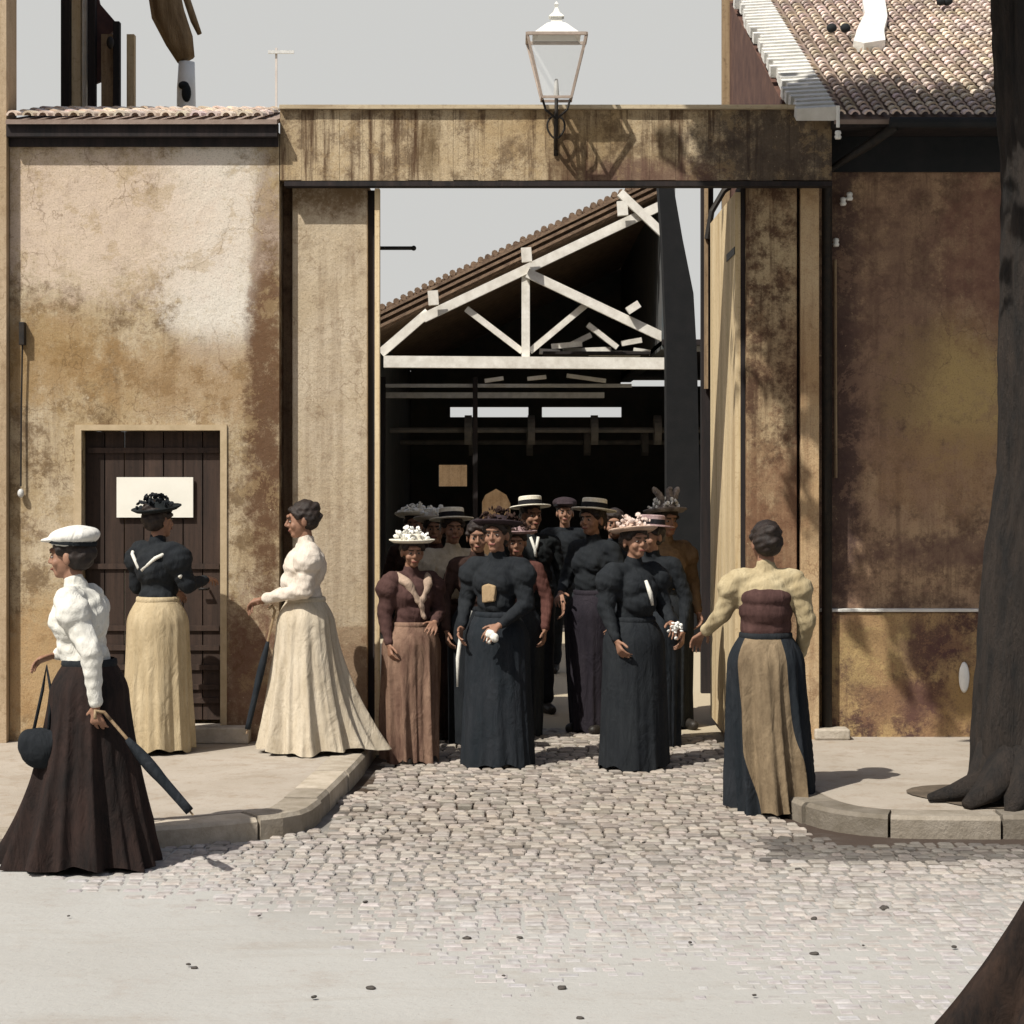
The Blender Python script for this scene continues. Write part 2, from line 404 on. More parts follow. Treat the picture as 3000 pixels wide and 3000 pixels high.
pr = smooth_path([(1.5, 13.7), (1.47, 12.7), (1.46, 11.8), (1.52, 11.25), (1.62, 10.9), (1.80, 10.68), (2.1, 10.58), (3, 10.55), (5, 10.5), (10, 10.4)])
kerb_and_pavement(pr, 1, [(10, 14.2), (1.7, 14.2)])

# unseen house added behind the camera to block low sky light
oh = thing('opposite_house_blocker', 'unseen grey house added across the street to block sky light', 'building', (0, -6, 0))
ob = MB(); ob.box(-14, 14, -10, -4.5, 0, 7.6); ob.build('wall', M_plaster('blocker_house_plaster', (.3, .27, .22), (.24, .2, .16), (.15, .1, .08)), oh)  # wall of the added sky light blocker
ob = MB(); ob.prism([(-10.3, 7.6), (-4.2, 7.6), (-7.2, 9)], 'x', -14.2, 14.2); ob.build('roof', mt['tile_brown'], oh)  # roof of the added sky light blocker
for i in range(8):
    for z_ in (1.0, 4.4):
        ob = MB(); ob.box(-12.6 + i * 3.3, -11.5 + i * 3.3, -4.5, -4.46, z_, z_ + 1.8); ob.build('window', mt['dark_wood'], oh)

# ------------------------------------------------------------------ gatehouse (left)
YG = 13.5
zT = 4.13
m_gh = M_plaster('gatehouse_plaster', (.52, .44, .32), (.37, .275, .15), (.11, .065, .032), grime=.75, thr=(.47, .6),
    dadoz=None, blooms=[(-1.98, 3.55, .38, .75, (.70, .66, .58), .95), (-1.95, 3.0, .33, .4, (.68, .64, .57), .8),
                        (-2.9, 3.6, .8, .45, (.62, .49, .38), .6), (-3.1, 2.65, .5, .35, (.30, .19, .08), .7), (-2.1, 2.5, .7, .3, (.30, .19, .09), .65),
                        (-2.6, 1.5, .6, .1, (.5, .4, .28), .4), (-1.63, 2.2, .13, 1.3, (.11, .06, .035), .95), (-1.62, 3.2, .10, .7, (.14, .08, .045), .9),
                        (-2.5, 3.55, 1.0, .55, (.60, .50, .41), .55), (-3.1, .55, .4, .45, (.40, .26, .13), .7), (-1.75, .55, .22, .5, (.16, .085, .06), .85)])
gh = thing('gatehouse', 'low stained plaster gatehouse with a tiled eave and a dark plank door', 'building', (-2.4, YG, .118))
dx0, dx1, dz1 = gx(240, YG), gx(645, YG), gz(1262, YG)
xl, xr = -3.31, -1.535
wb = MB()
wb.prism([(xl, .1), (dx0, .1), (dx0, dz1), (dx1, dz1), (dx1, .1), (xr, .1), (xr, zT), (xl, zT)], 'y', YG, YG + .28)
wb.box(xr - .28, xr, YG + .283, YG + 1.2, .1, zT)
# chips and stair-stepped plaster relief along the right corner
wb.build('wall', m_gh, gh)
fr = MB()
for i in range(9):
    fr.box(dx0 - .0, dx0 - .0, 0, 0, 0, 0) if False else None
fr.box(dx0 - .045, dx0 - .002, YG - .012, YG + .02, .2, dz1 + .04); fr.box(dx1 + .002, dx1 + .045, YG - .012, YG + .02, .2, dz1 + .04)
fr.box(dx0 - .002, dx1 + .002, YG - .012, YG + .02, dz1 + .003, dz1 + .04)
fr.build('door_surround', M_simple('pale_door_surround', (.36, .28, .17), (.48, .38, .25), 12), gh)
dr = MB(); n = 7
for i in range(n):
    a = dx0 + (dx1 - dx0) * i / n; b2 = dx0 + (dx1 - dx0) * (i + 1) / n; tn = random.uniform(.7, 1.3)
    dr.box(a + .004, b2 - .004, YG + .1, YG + .14, .25, dz1 - .004, tint=(tn, tn, tn))
for z_ in (.45, .58, .71, .84, .36, 1.25, 2.02): dr.box(dx0 + .02, dx1 - .02, YG + .085, YG + .098, z_, z_ + .035, tint=(1.2, 1.2, 1.2))
door = dr.build('door', mt['door'], gh); 
nb = MB(); nb.box(gx(342, YG + .08), gx(566, YG + .08), YG + .075, YG + .084, gz(1516, YG + .08), gz(1398, YG + .08))
nt_o = nb.build('notice', mt['paper'], door)
hb = MB(); hb.tube([(dx1 - .09, YG + .09, 1.12), (dx1 - .09, YG + .05, 1.12), (dx1 - .15, YG + .05, 1.12)], .009, 8)
hb.build('handle', mt['iron'], door, smooth=True)
sb = MB(); sb.box(gx(300, 13.35), gx(728, 13.35), YG - .14, YG + .1, .119, .225); sb.build('doorstep', mt['stone'], gh, bevel=.01)
# roof: barrel tiles, low pitch
def tile_roof(name, x0, x1, ye, ze, yr, zr, pitch_w, course, mat, parent, rad=None, lift=.012, tv=(.6, 1.35), skip=None):
    mb = MB(); n = int((x1 - x0) / pitch_w); d = Vector((0, yr - ye, zr - ze)); L = d.length; d.normalize(); nn = Vector((0, -d.z, d.y))
    if nn.z < 0: nn = -nn
    m_ = int(L / course); rr = rad or pitch_w * .36
    # under boarding
    a = Vector((x0, ye + .01, ze)) - nn * .02
    mb.prism([(ye + .01, ze - .02), (yr, zr - .02), (yr, zr - .05), (ye + .01, ze - .05)], 'x', x0 + .004, x1, tint=(.45, .4, .38))
    seg = 6
    for i in range(n):
        xc = x0 + (i + .5) * pitch_w
        for k in range(m_):
            if skip and skip(xc, k * course): continue
            p0 = Vector((xc + random.uniform(-.004, .004), ye, ze)) + d * (k * course) + nn * (lift + .004 * random.random()); p1 = p0 + d * (course * 1.14) - nn * (lift * .95)
            tn = random.uniform(*tv)
            ti = (tn, tn * random.uniform(.92, 1.02), tn * random.uniform(.85, 1.02))
            r0 = rr * 1.06; r1 = rr * .84; vs = []
            for (p, r_, th) in ((p0, r0, 0), (p1, r1, 0), (p0, r0 - .014, 1), (p1, r1 - .014, 1)):
                for s2 in range(seg + 1):
                    an = math.pi * s2 / seg
                    vs.append(p + Vector((math.cos(an) * r_, 0, 0)) + nn * (math.sin(an) * r_ * .9 - .01))
            q_ = seg + 1; fs = []
            for s2 in range(seg):
                fs.append((s2, s2 + 1, q_ + s2 + 1, q_ + s2))
                fs.append((2 * q_ + s2, 2 * q_ + s2 + 1, s2 + 1, s2))
            mb.add(vs, fs, 0, None, ti)
    return mb.build(name, mat, parent)
tile_roof('roof', xl, xr + .0, 13.36, 4.215, 14.7, 4.50, .1, .3, mt['tile'], gh, lift=.01, tv=(1.0, 1.5))
eb = MB(); eb.box(xl, xr - .002, 13.40, YG - .003, 4.09, 4.182); eb.box(xl + .002, xr - .004, YG - .03, YG - .002, 4.035, 4.088); eb.build('eave_board_and_shade', mt['dark_wood'], gh)  # lower strip stands in for the eave's shade on the wall
# neighbouring taller house at far left
hs = thing('plastered_house', 'tall pale ochre house corner at the left edge of the frame', 'building', (-5, 13.4, .118))
hb = MB(); hb.prism([(-9, 13.42), (xl - .004, 13.42), (xl - .004, 13.7), (-4.8, 18), (-9, 18)], 'z', .1, 7.5)
hb.build('wall', M_plaster('ochre_house_plaster', (.46, .36, .25), (.36, .27, .17), (.2, .13, .07), streak=.3), hs)
rb = MB(); rb.prism([(13.2, 7.5), (18.3, 7.5), (15.7, 8.9)], 'x', -9.2, xl - .1); rb.build('roof', mt['tile_brown'], hs)
wb2 = MB(); wb2.box(-5.4, -4.4, 13.40, 13.43, 2.0, 3.6); ww = wb2.build('window', mt['dark_wood'], hs)
# bell pull on gatehouse
bp = thing('bell_pull', 'iron bell pull with a long rod down the gatehouse wall', 'bell pull', (gx(65, YG), YG, 1.7))
X = gx(66, YG - .03)
q1 = MB(); q1.box(X - .018, X + .018, YG - .06, YG, gz(1012, YG), gz(945, YG)); q1.build('bracket', mt['iron'], bp, bevel=.004)
q1 = MB(); q1.tube([(X, YG - .035, gz(1012, YG)), (X - .008, YG - .03, gz(1200, YG)), (X - .01, YG - .035, gz(1425, YG))], .006, 8); q1.build('rod', mt['iron'], bp)
q1 = MB(); q1.ell((X - .01, YG - .035, gz(1445, YG)), (.022, .022, .03)); q1.build('knob', mt['zinc'], bp, smooth=True)

# ------------------------------------------------------------------ gateway
gw = thing('gateway', 'factory gateway of two plastered piers under a deep streaked board lintel', 'gate', (.3, 13.6, .0))
m_pl = M_plaster('left_pier_plaster', (.53, .45, .34), (.44, .355, .24), (.17, .11, .065), dadoz=(gz(1835, 13.62), (.20, .12, .07)), grime=.6, streak=.3,
                 blooms=[(-1.2, 3.72, .3, .12, (.16, .10, .05), .9)])
m_pr = M_plaster('right_pier_plaster', (.46, .36, .22), (.30, .20, .115), (.08, .045, .03), grime=.95, thr=(.42, .58), streak=.85,
                 blooms=[(1.8, 1.4, .4, .7, (.22, .12, .07), .7)])
p1 = MB(); p1.box(gx(856, 13.62), gx(1077, 13.62), 13.62, 14.05, .05, 3.82); p1.build('pier', m_pl, gw, bevel=.008)
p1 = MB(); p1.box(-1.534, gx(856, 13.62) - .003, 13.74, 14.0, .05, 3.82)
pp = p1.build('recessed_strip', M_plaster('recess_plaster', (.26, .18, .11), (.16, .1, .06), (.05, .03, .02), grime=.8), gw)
p1 = MB(); p1.box(gx(2172, 13.62) + .001, gx(2186, 13.62), 13.68, 14.0, .05, 3.82); p1.build('dark_gap_strip', mt['dark_wood'], gw)  # dark filler gives the gap beside the leaf its shade
p1 = MB(); p1.box(gx(2187, 13.62), gx(2335, 13.62), 13.62, 14.05, .05, 3.82)
p1.build('pier', m_pr, gw, bevel=.006)
p1 = MB(); p1.box(gx(2346, 13.6), gx(2400, 13.6), 13.60, 13.9, .1, 3.82)
p1.build('pilaster', M_plaster('pilaster_plaster', (.55, .42, .26), (.42, .28, .15), (.17, .09, .05), grime=.6, streak=.5), gw, bevel=.004)
p1 = MB(); p1.box(gx(2335, 13.62) + .002, gx(2346, 13.6) - .002, 13.7, 13.9, .1, 3.82); p1.build('dark_gap_strip', mt['dark_wood'], gw)
lb = MB(); xa, xb = -1.53, gx(2437, YG); z0, z1 = gz(530, YG), gz(322, YG); x = xa
while x < xb - .02:
    wd = random.uniform(.09, .17); e = min(x + wd, xb); tn = random.uniform(.75, 1.15)
    if x > 1.2: tn *= .8  # right end toned down for tree shade
    lb.box(x + .0006, e - .0006, YG - random.uniform(.0, .003), YG + .04, z0 + random.uniform(0, .006), z1, tint=(tn, tn * random.uniform(.95, 1.02), tn * random.uniform(.9, 1.02))); x = e
lb.box(xa, xb, YG + .042, YG + .34, z0 + .01, z1 - .01, tint=(.6, .55, .5))
li = lb.build('lintel', mt['lintel'], gw)
c1 = MB(); c1.box(xa - .0, xb + .02, YG - .04, YG + .38, z1 + .002, z1 + .028); c1.build('capping', M_timber('pale_capping', (.4, .33, .22), (.55, .47, .34), (.2, .13, .08), False), gw)
c1 = MB(); c1.box(xa + .03, xb, YG - .015, YG + .1, z0 - .035, z0 - .004); c1.build('lintel_shade_strip', mt['dark_wood'], gw)  # dark strip drawn as the shadow line below the lintel
# left gate post & leaves
c1 = MB(); c1.box(gx(1098, 13.58), gx(1112, 13.58), 13.57, 13.66, .02, z0 - .04); c1.build('gate_post', mt['leaf'], gw)
c1 = MB(); c1.box(gx(1077, 13.64) + .001, gx(1097, 13.64), 13.66, 13.8, .02, z0 - .04); c1.build('rebate_shade', mt['dark_wood'], gw)  # dark wood strip standing in for shade between pier and post
X1 = gx(2171, 13.66) - .036
gl = MB(); yy = 13.68
while yy < 15.35:
    wd = random.uniform(.12, .17); tn = random.uniform(.85, 1.1)
    gl.box(X1, X1 + .035, yy + .002, min(yy + wd, 15.4) - .002, .06, z0 - .05, tint=(tn, tn, tn * .97)); yy += wd
leaf = gl.build('gate_leaf', mt['leaf'], gw)
for z_ in (.4, 1.9, 3.3): rl = MB(); rl.box(X1 + .037, X1 + .07, 14.1, 15.38, z_, z_ + .14); rl.build('ledge', mt['leaf'], leaf)
for z_ in (.45, 3.35): hg = MB(); hg.box(X1 - .006, X1 - .001, 13.69, 14.2, z_, z_ + .05); hg.build('hinge', mt['iron'], leaf)
gl = MB(); yy = 0; x = -2.6
while x < -1.02:
    tn = random.uniform(.85, 1.1); gl.box(x + .002, min(x + .15, -1.0) - .002, 14.09, 14.125, .06, z0 - .05, tint=(tn, tn, tn)); x += .15
gl.build('gate_leaf', mt['leaf'], gw)
# iron bar sticking out above the gate
bt = MB(); a = at(1112, 727, 13.95); b2 = at(1212, 727, 13.95); bt.tube([(gx(1078, 13.95), 13.95, a.z), a, b2], .013, 8); bt.ell(b2, .018)
tag(bt.build('iron_bar', mt['iron'], smooth=True), 'short black iron bar jutting from the left gate pier against the sky', 'bar')

# lantern over the lintel
YL = 13.3
ln = thing('lantern', 'street lantern with tapering glass standing over the middle of the lintel', 'lantern', (gx(1630, YL), YL, 4.2))
cx = gx(1630, YL); zt = gz(112, YL); zb = gz(290, YL); ht, hb_ = .19, .095
fm = MB()
ct = [(cx + sx_ * ht, YL + sy_ * ht * .8, zt) for sx_, sy_ in ((-1, -1), (1, -1), (1, 1), (-1, 1))]
cb = [(cx + sx_ * hb_, YL + sy_ * hb_ * .8, zb) for sx_, sy_ in ((-1, -1), (1, -1), (1, 1), (-1, 1))]
for i in range(4):
    fm.bar(ct[i], ct[(i + 1) % 4], .02, .02, up=Vector((0, 0, 1))); fm.bar(cb[i], cb[(i + 1) % 4], .016, .016, up=Vector((0, 0, 1)))
    fm.bar(ct[i], cb[i], .016, .016)
fm.build('frame', M_simple('faded_bronze_paint', (.30, .24, .2), (.42, .35, .3), 15, rough=.6), ln)
gm = MB()
for i in range(4):
    j = (i + 1) % 4; gm.add([ct[i], ct[j], cb[j], cb[i]], [(0, 1, 2, 3)])
gm.build('glass', mt['glass'], ln)
rf = MB(); rf.lathe([(.22, 0), (.19, .02), (.09, .085), (.05, .1), (.05, .13), (.07, .135), (.03, .165), (.012, .2), (.02, .22), (.001, .24)], 4, M=Matrix.Translation((cx, YL, zt)) @ Matrix.Rotation(R(45), 4, 'Z'))
rf.build('cap', mt['enamel'], ln)
bu = MB(); bu.cap((cx, YL, zb + .02), .02, (cx, YL, zb + .12), .012); bu.build('burner', mt['zinc'], ln, smooth=True)
br = MB(); W0 = Vector((cx, YL, zb))
br.tube([W0, W0 + Vector((0, 0, -.1)), W0 + Vector((0, .04, -.22)), W0 + Vector((0, .19, -.3))], .012, 8)
for s_ in (-1, 1):
    br.tube([W0 + Vector((s_ * .09, 0, 0)), W0 + Vector((s_ * .07, 0, -.07)), W0 + Vector((s_ * .0, 0, -.13))], .008, 6)
    pts = [W0 + Vector((s_ * (.02 + .045 * math.sin(a_) * (1 - a_ / 9)), .12, -.12 - .04 * a_ / 1.6 + .03 * math.cos(a_))) for a_ in np.linspace(0, 5.5, 16)]
    br.tube(pts, .007, 6)
br.tube([W0 + Vector((0, .19, -.05)), W0 + Vector((0, .19, -.34))], .014, 8)
br.build('bracket', mt['iron'], ln, smooth=True)

# ------------------------------------------------------------------ house at right
YR = 13.8
rh = thing('tiled_house', 'brown stained house with a pale barrel tile roof beside the gateway', 'building', (4, YR, .118))
m_rh = M_plaster('brown_house_plaster', (.50, .35, .21), (.34, .215, .145), (.12, .075, .055), grime=.85, thr=(.42, .62), streak=.5, bs=.8,
        blooms=[(3.0, 2.45, .5, .5, (.50, .36, .16), 1.), (2.95, 1.9, .6, .3, (.36, .22, .12), .6), (3.25, 3.3, .4, .6, (.22, .11, .085), .7), (2.2, 2.4, .16, 1.9, (.07, .045, .045), .85), (3.05, 1.35, .7, .12, (.15, .09, .075), .7), (2.6, 3.0, .3, .9, (.20, .12, .09), .6)])
wb = MB(); wb.prism([(2.06, .1), (9, .1), (9, 4.15), (2.06, 4.15)], 'y', YR, YR + .3); wb.build('wall', m_rh, rh)
pz = gz(1793, YR - .06)
m_plin = M_plaster('plinth_plaster', (.46, .33, .16), (.30, .18, .10), (.08, .045, .042), grime=.95, thr=(.44, .58), bs=.8,
        blooms=[(2.75, .72, .35, .16, (.11, .06, .055), .9), (2.4, .7, .25, .3, (.44, .32, .15), .8), (2.7, .35, .5, .15, (.13, .07, .055), .8), (3.1, .35, .2, .25, (.42, .28, .12), .7)])
pb = MB(); pb.box(2.03, gx(2878, YR - .06), YR - .07, YR - .003, .1, pz); pb.build('plinth', m_plin, rh, bevel=.015)
pb = MB(); pb.box(gx(2878, YR - .06) + .003, 9, YR - .05, YR - .003, .1, pz - .05); pb.build('plinth', m_plin, rh)
pb = MB(); pb.box(gx(2345, YR - .1), gx(2874, YR - .1), YR - .085, YR - .002, pz + .002, pz + .022); pb.build('plinth_ledge', mt['mortar'], rh, bevel=.004)
# gable wall to the left of house
ye, ze = 13.36, 4.215; yr_, zr_ = 17.9, 4.215 + 4.54 * math.tan(R(23.5))
gb = MB(); gb.prism([(14.12, .1), (17.5, .1), (17.5, ze + (17.5 - ye) * math.tan(R(23.5)) - .1), (14.12, ze + (14.12 - ye) * math.tan(R(23.5)) - .1)], 'x', 1.86, 2.05)
gb.build('gable_wall', mt['gable'], rh)
gb = MB(); gb.box(1.80, 1.92, 17.51, 17.6, .1, 6.4); gb.build('corner_board', mt['mid_wood'], rh)
gb = MB(); gb.box(1.84, 1.98, 14.06, 14.1, 3.9, 4.42); gb.build('corner_post', mt['mid_wood'], rh)
tile_roof('roof', 2.10, 6.0, ye, ze, yr_, zr_, .092, .115, mt['tile'], rh, lift=.02, tv=(.8, 1.45))
d = Vector((0, yr_ - ye, zr_ - ze)).normalized(); nn = Vector((0, -d.z, d.y))
def rp(px_, Y_, o=.045): return Vector((gx(px_, Y_), Y_, ze + (Y_ - ye) * math.tan(R(23.5)))) + nn * o
sk = MB(); out_ = [(2498, 15.22), (2530, 15.14), (2592, 15.25), (2588, 15.6), (2598, 16.1), (2590, 16.8), (2525, 16.8), (2532, 16.2), (2512, 15.7)]
n_ = len(out_); sk.add([rp(a_, c_, .075) for a_, c_ in out_] + [rp(a_, c_, .0) for a_, c_ in out_], [tuple(range(n_)), tuple(range(2 * n_ - 1, n_ - 1, -1))] + [(i_, (i_ + 1) % n_, n_ + (i_ + 1) % n_, n_ + i_) for i_ in range(n_)]); sk.build('roof_patch', mt['mortar'], rh)
vg = MB(); L = (Vector((0, yr_, zr_)) - Vector((0, ye, ze))).length; k = 0
while k * .115 < L:
    p = Vector((1.86 + random.uniform(-.03, .03), ye, ze)) + d * (k * .115); w_ = 2.115 - p.x
    vg.add([p + nn * -.03, p + Vector((w_, 0, 0)) + nn * -.03, p + Vector((w_, 0, 0)) + d * .12 + nn * -.03, p + d * .12 + nn * -.03,
            p + nn * .05, p + Vector((w_, 0, 0)) + nn * .065, p + Vector((w_, 0, 0)) + d * .12 + nn * .05, p + d * .12 + nn * .035],
           [(0, 1, 5, 4), (1, 2, 6, 5), (2, 3, 7, 6), (3, 0, 4, 7), (4, 5, 6, 7), (0, 3, 2, 1)]); k += 1
vg.build('verge', mt['mortar'], rh)
vv = MB()
for px_, py_, Y_ in ((2435, 105, 15.6), (2475, 108, 15.6), (2755, 6, 16.6), (2775, 10, 16.6)):
    p = at(px_, py_, Y_); p.z = ze + (Y_ - ye) * math.tan(R(23.5)) + .08
    p = Vector((gx(px_, Y_), Y_, p.z)); vv = MB(); vv.ell(p, (.03, .05, .03)); vv.ell(p + Vector((0, -.03, .0)), (.04, .03, .035)); vv.build('roof_vent', mt['near_black'], rh, smooth=True)
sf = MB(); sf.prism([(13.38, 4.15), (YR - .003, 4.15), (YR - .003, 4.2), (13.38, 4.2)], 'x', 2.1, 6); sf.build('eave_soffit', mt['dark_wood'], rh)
sf = MB(); sf.box(2.14, 6, YR - .035, YR - .002, gz(505, YR), 4.148); sf.build('eave_shade_board', mt['near_black'], rh)  # near-black board in place of the shadow cast by the eave
sf = MB(); sf.tube([(2.46, 13.33, 4.17), (6, 13.33, 4.16)], .035, 10); sf.build('gutter', mt['near_black'], rh)
dp = MB(); Xd = gx(2424, 13.66); dp.tube([(2.5, 13.36, 4.15), (2.35, 13.5, 4.05), (Xd, 13.68, 3.9), (Xd, 13.68, .13)], .034, 12); dp.build('downpipe', mt['iron'], rh, smooth=True)
cb_ = MB(); cb_.tube([(gx(2447, 13.76), 13.77, gz(760, 13.76)), (gx(2449, 13.76), 13.77, gz(1400, 13.76))], .012, 8); cb_.build('conduit', mt['mid_wood'], rh)
for px_, py_ in ((2455, 395), (2449, 710), (2489, 575), (2470, 590)):
    Y_ = 13.3 if py_ < 450 else 13.74
    p = at(px_, py_, Y_); ib = MB(); ib.lathe([(.001, .03), (.018, .025), (.022, .01), (.016, 0), (.024, -.012), (.018, -.028), (.001, -.03)], 12, M=Matrix.Translation(p))
    ib.tube([p, p + Vector((0, .06, .0))], .006, 6)
    ib.build('insulator', mt['enamel'], rh, smooth=True)
ib = MB(); p = at(2455, 310, 13.28); ib.tube([p, p - Vector((0, 0, .14))], .012, 8); ib.build('gutter_strap', mt['enamel'], rh)
pt_ = MB(); p = at(2826, 1985, YR - .1); pt_.lathe([(.001, 0), (.03, .002), (.036, .012), (.03, .02), (.001, .024)], 20, M=Matrix.Translation((p.x, YR - .072, p.z)) @ Matrix.Rotation(R(90), 4, 'X') , sy=2.9)
tag(pt_.build('oval_plate', mt['enamel'], smooth=True), 'small upright white oval plate on the plinth left of the tree trunk', 'plate')
sb = MB(); sb.box(gx(2385, 13.6), gx(2488, 13.6), 13.55, 13.72, .119, .19)
tag(sb.build('stone_block', mt['stone'], bevel=.012), 'flat pale stone block lying at the foot of the brown plinth', 'stone')

# ------------------------------------------------------------------ shed in the yard
YS = 23.0
sh = thing('open_shed', 'dark open shed with a white painted roof truss seen through the gateway', 'shed', (.3, YS, 0))
def P(px, py, Y=YS): return at(px, py, Y)
tr = thing('x', None, None) if False else None
def wbar(px0, py0, px1, py1, wpx, name='truss_member', Y=YS, mat='white_wood', dep=.09):
    b_ = MB(); b_.bar(P(px0, py0, Y), P(px1, py1, Y), wpx / F * Y, dep, up=Vector((0, 1, 0))); return b_.build(name, mt[mat], sh)
wbar(1116, 1035, 1255, 915, 26, 'brace')
wbar(1240, 932, 1968, 588, 27, 'rafter', Y=YS - .05)
wbar(1545, 800, 2000, 1015, 27, 'rafter', Y=YS - .1)
wbar(1540, 805, 1540, 1048, 24, 'king_post', Y=YS - .02)
wbar(1366, 905, 1530, 1030, 18, 'strut', Y=YS + .03)
wbar(1726, 885, 1552, 1030, 18, 'strut', Y=YS + .03)
wbar(1816, 565, 1955, 697, 24, 'strut', Y=YS - .12)
wbar(1838, 912, 1872, 890, 22, 'stub', Y=YS - .2)
wbar(1125, 1060, 2030, 1066, 34, 'tie_beam', Y=YS - .08, dep=.14)
wbar(1118, 1130, 1850, 1130, 10, 'rail', Y=YS + 1, mat='zinc')
wbar(1118, 1158, 1770, 1158, 16, 'rail', Y=YS + 1.6, mat='zinc')
wbar(1990, 1018, 2110, 1022, 20, 'rail', Y=YS - .1, mat='zinc')
for px_, py_ in ((1268, 868), (1541, 742), (1822, 606)): wbar(px_, py_ - 16, px_ + 3, py_ + 26, 30, 'purlin_end', Y=YS - .25)
# roof covering
rz0 = P(1112, 938); rz1 = P(1935, 540)
dd = (rz1 - rz0).normalized(); up_ = Vector((-dd.z, 0, dd.x))
rb = MB(); th = .22
a0, a1 = rz0 - dd * .35, rz1 + dd * .02
rb.prism([(a0.x, a0.z - .11), (a1.x, a1.z - .11), ((a1 + up_ * th).x, (a1 + up_ * th).z - .11), ((a0 + up_ * th).x, (a0 + up_ * th).z - .11)], 'y', YS + .1, YS + 8.6)
for k in range(44):                                       # tile ends along the verge
    p = a0 + dd * (k + .5) * ((a1 - a0).length / 44) + up_ * (th + .0) - Vector((0, 0, .11))
    rb.tube([p + Vector((0, .08 + random.uniform(-.03, .03), random.uniform(-.012, .012))), p + Vector((0, 8, 0))], .036, 8)
for h_ in (.04, .11, .17): rb.bar((a0 + up_ * h_ - Vector((0, 0, .11))) + Vector((0, YS + .06 - a0.y, 0)), (a1 + up_ * h_ - Vector((0, 0, .11))) + Vector((0, YS + .06 - a1.y, 0)), .03, .07)
rb.build('roof', mt['tile_brown'], sh)
wb = MB(); xL, xR, xM = a0.x + .25, 3.4, rz1.x
def zr(x_): return rz0.z + (x_ - rz0.x) * (rz1.z - rz0.z) / (rz1.x - rz0.x) - .12
YB = YS + 8.4; oz0, oz1 = gz(1222, YB), gz(1192, YB)
ox = [gx(v, YB) for v in (1318, 1548, 1588, 1822)]; ax0, ax1, az = gx(1412, YB), gx(1495, YB), gz(1425, YB)
# back wall with two high slots and one doorway
wx0, wx1, wz0, wz1 = gx(1285, YB), gx(1368, YB), gz(1425, YB), gz(1362, YB)
wb.box(xL, wx0, YB, YB + .2, 0, oz0); wb.box(wx1, ax0, YB, YB + .2, 0, oz0); wb.box(wx0, wx1, YB + .001, YB + .2, 0, wz0); wb.box(wx0, wx1, YB + .001, YB + .2, wz1, oz0); wb.box(ax1, xR, YB, YB + .2, 0, oz0)
wb.prism([(ax0, gz(1470, YB)), (ax0 + .05, gz(1450, YB)), ((ax0 + ax1) / 2, gz(1432, YB)), (ax1 - .06, gz(1450, YB)), (ax1, gz(1475, YB)), (ax1, oz0), (ax0, oz0)], 'y', YB + .002, YB + .19)
for a_, b2 in ((xL, ox[0]), (ox[1], ox[2]), (ox[3], xR)): wb.box(a_, b2, YB + .001, YB + .2, oz0 + .0, oz1)
wb.prism([(xL, oz1), (xR, oz1), (xR, 3.2), (xM, 3.2), (xM, zr(xM)), (xL, zr(xL))], 'y', YB, YB + .2)
wb.box(xL - .2, xL, YS + .1, YB + .2, 0, zr(xL) - .02); wb.box(xR, xR + .2, YS - .5, YB + .2, 0, 3.2)
wb.box(xM, xM + .15, YS - .2, YB, 3.26, zr(xM) + .2)
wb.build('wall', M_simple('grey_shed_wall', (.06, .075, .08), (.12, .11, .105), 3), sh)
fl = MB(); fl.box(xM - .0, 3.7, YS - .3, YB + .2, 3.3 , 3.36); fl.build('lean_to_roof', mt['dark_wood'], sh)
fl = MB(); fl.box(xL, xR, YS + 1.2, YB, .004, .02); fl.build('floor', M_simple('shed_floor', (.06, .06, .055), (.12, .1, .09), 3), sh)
wp = MB()
for px_ in (1122, 1392, 1960):
    wp = MB(); wp.box(gx(px_ - 7, YS + .9), gx(px_ + 7, YS + .9), YS + .9, YS + 1.0, 0, 3.0); wp.build('post', mt['dark_wood'], sh)
for Y_, z_ in ((YS + 3, 2.42), (YS + 5.5, 2.3)):
    sf = MB(); sf.tube([(xL, Y_, z_), (xR, Y_, z_)], .035, 8)
    for xx in (-.6, .2, 1.0, 1.8): sf.tube([(xx, Y_, z_), (xx + .09, Y_, z_)], .19, 20)
    sf.build('line_shaft', M_simple('grey_iron', (.14, .14, .14), (.24, .22, .2), 8), sh)
# sunlit wall beyond the shed, seen through its doorway
yw = MB(); yw.box(-8, 8, 39, 39.3, 0, 2.3); tag(yw.build('yard_wall', M_plaster('cream_yard_wall', (.16, .11, .065), (.10, .06, .03), (.05, .03, .015))), 'low brown wall beyond the dark shed seen through its rear doorway', 'wall')
# boards stored on the tie beam
for i, (px_, py_, l_, an) in enumerate(((1660, 1012, 90, 5), (1765, 985, 110, -38), (1720, 1027, 140, 2), (1850, 1002, 60, 10), (1800, 1036, 150, -1), (1610, 1031, 60, -4), (1700, 997, 70, 26), (1880, 1030, 50, -8))):
    b_ = MB(); ca, sa = math.cos(R(an)), math.sin(R(an)); Y_ = YS + .35 + .06 * i
    zz = gz(py_, Y_)
    a = at(px_ - l_ / 2 * ca, py_ + l_ / 2 * sa, Y_); b2 = at(px_ + l_ / 2 * ca, py_ - l_ / 2 * sa, Y_)
    b_.bar(a, b2, .06, .12)
    b_.build('stored_board', mt['white_wood'], sh)
b_ = MB(); b_.box(gx(1590, YS + .6), gx(1900, YS + .6), YS + .25, YS + 1.0, gz(1042, YS + .6), gz(1042, YS + .6) + .03); b_.build('loft_shelf', mt['dark_wood'], sh)
for px0, py0, px1, py1 in ((1420, 1116, 1475, 1108), (1660, 1100, 1775, 1116), (1545, 1110, 1600, 1104)): wbar(px0, py0, px1, py1, 11, 'loose_lath', Y=YS + .8)

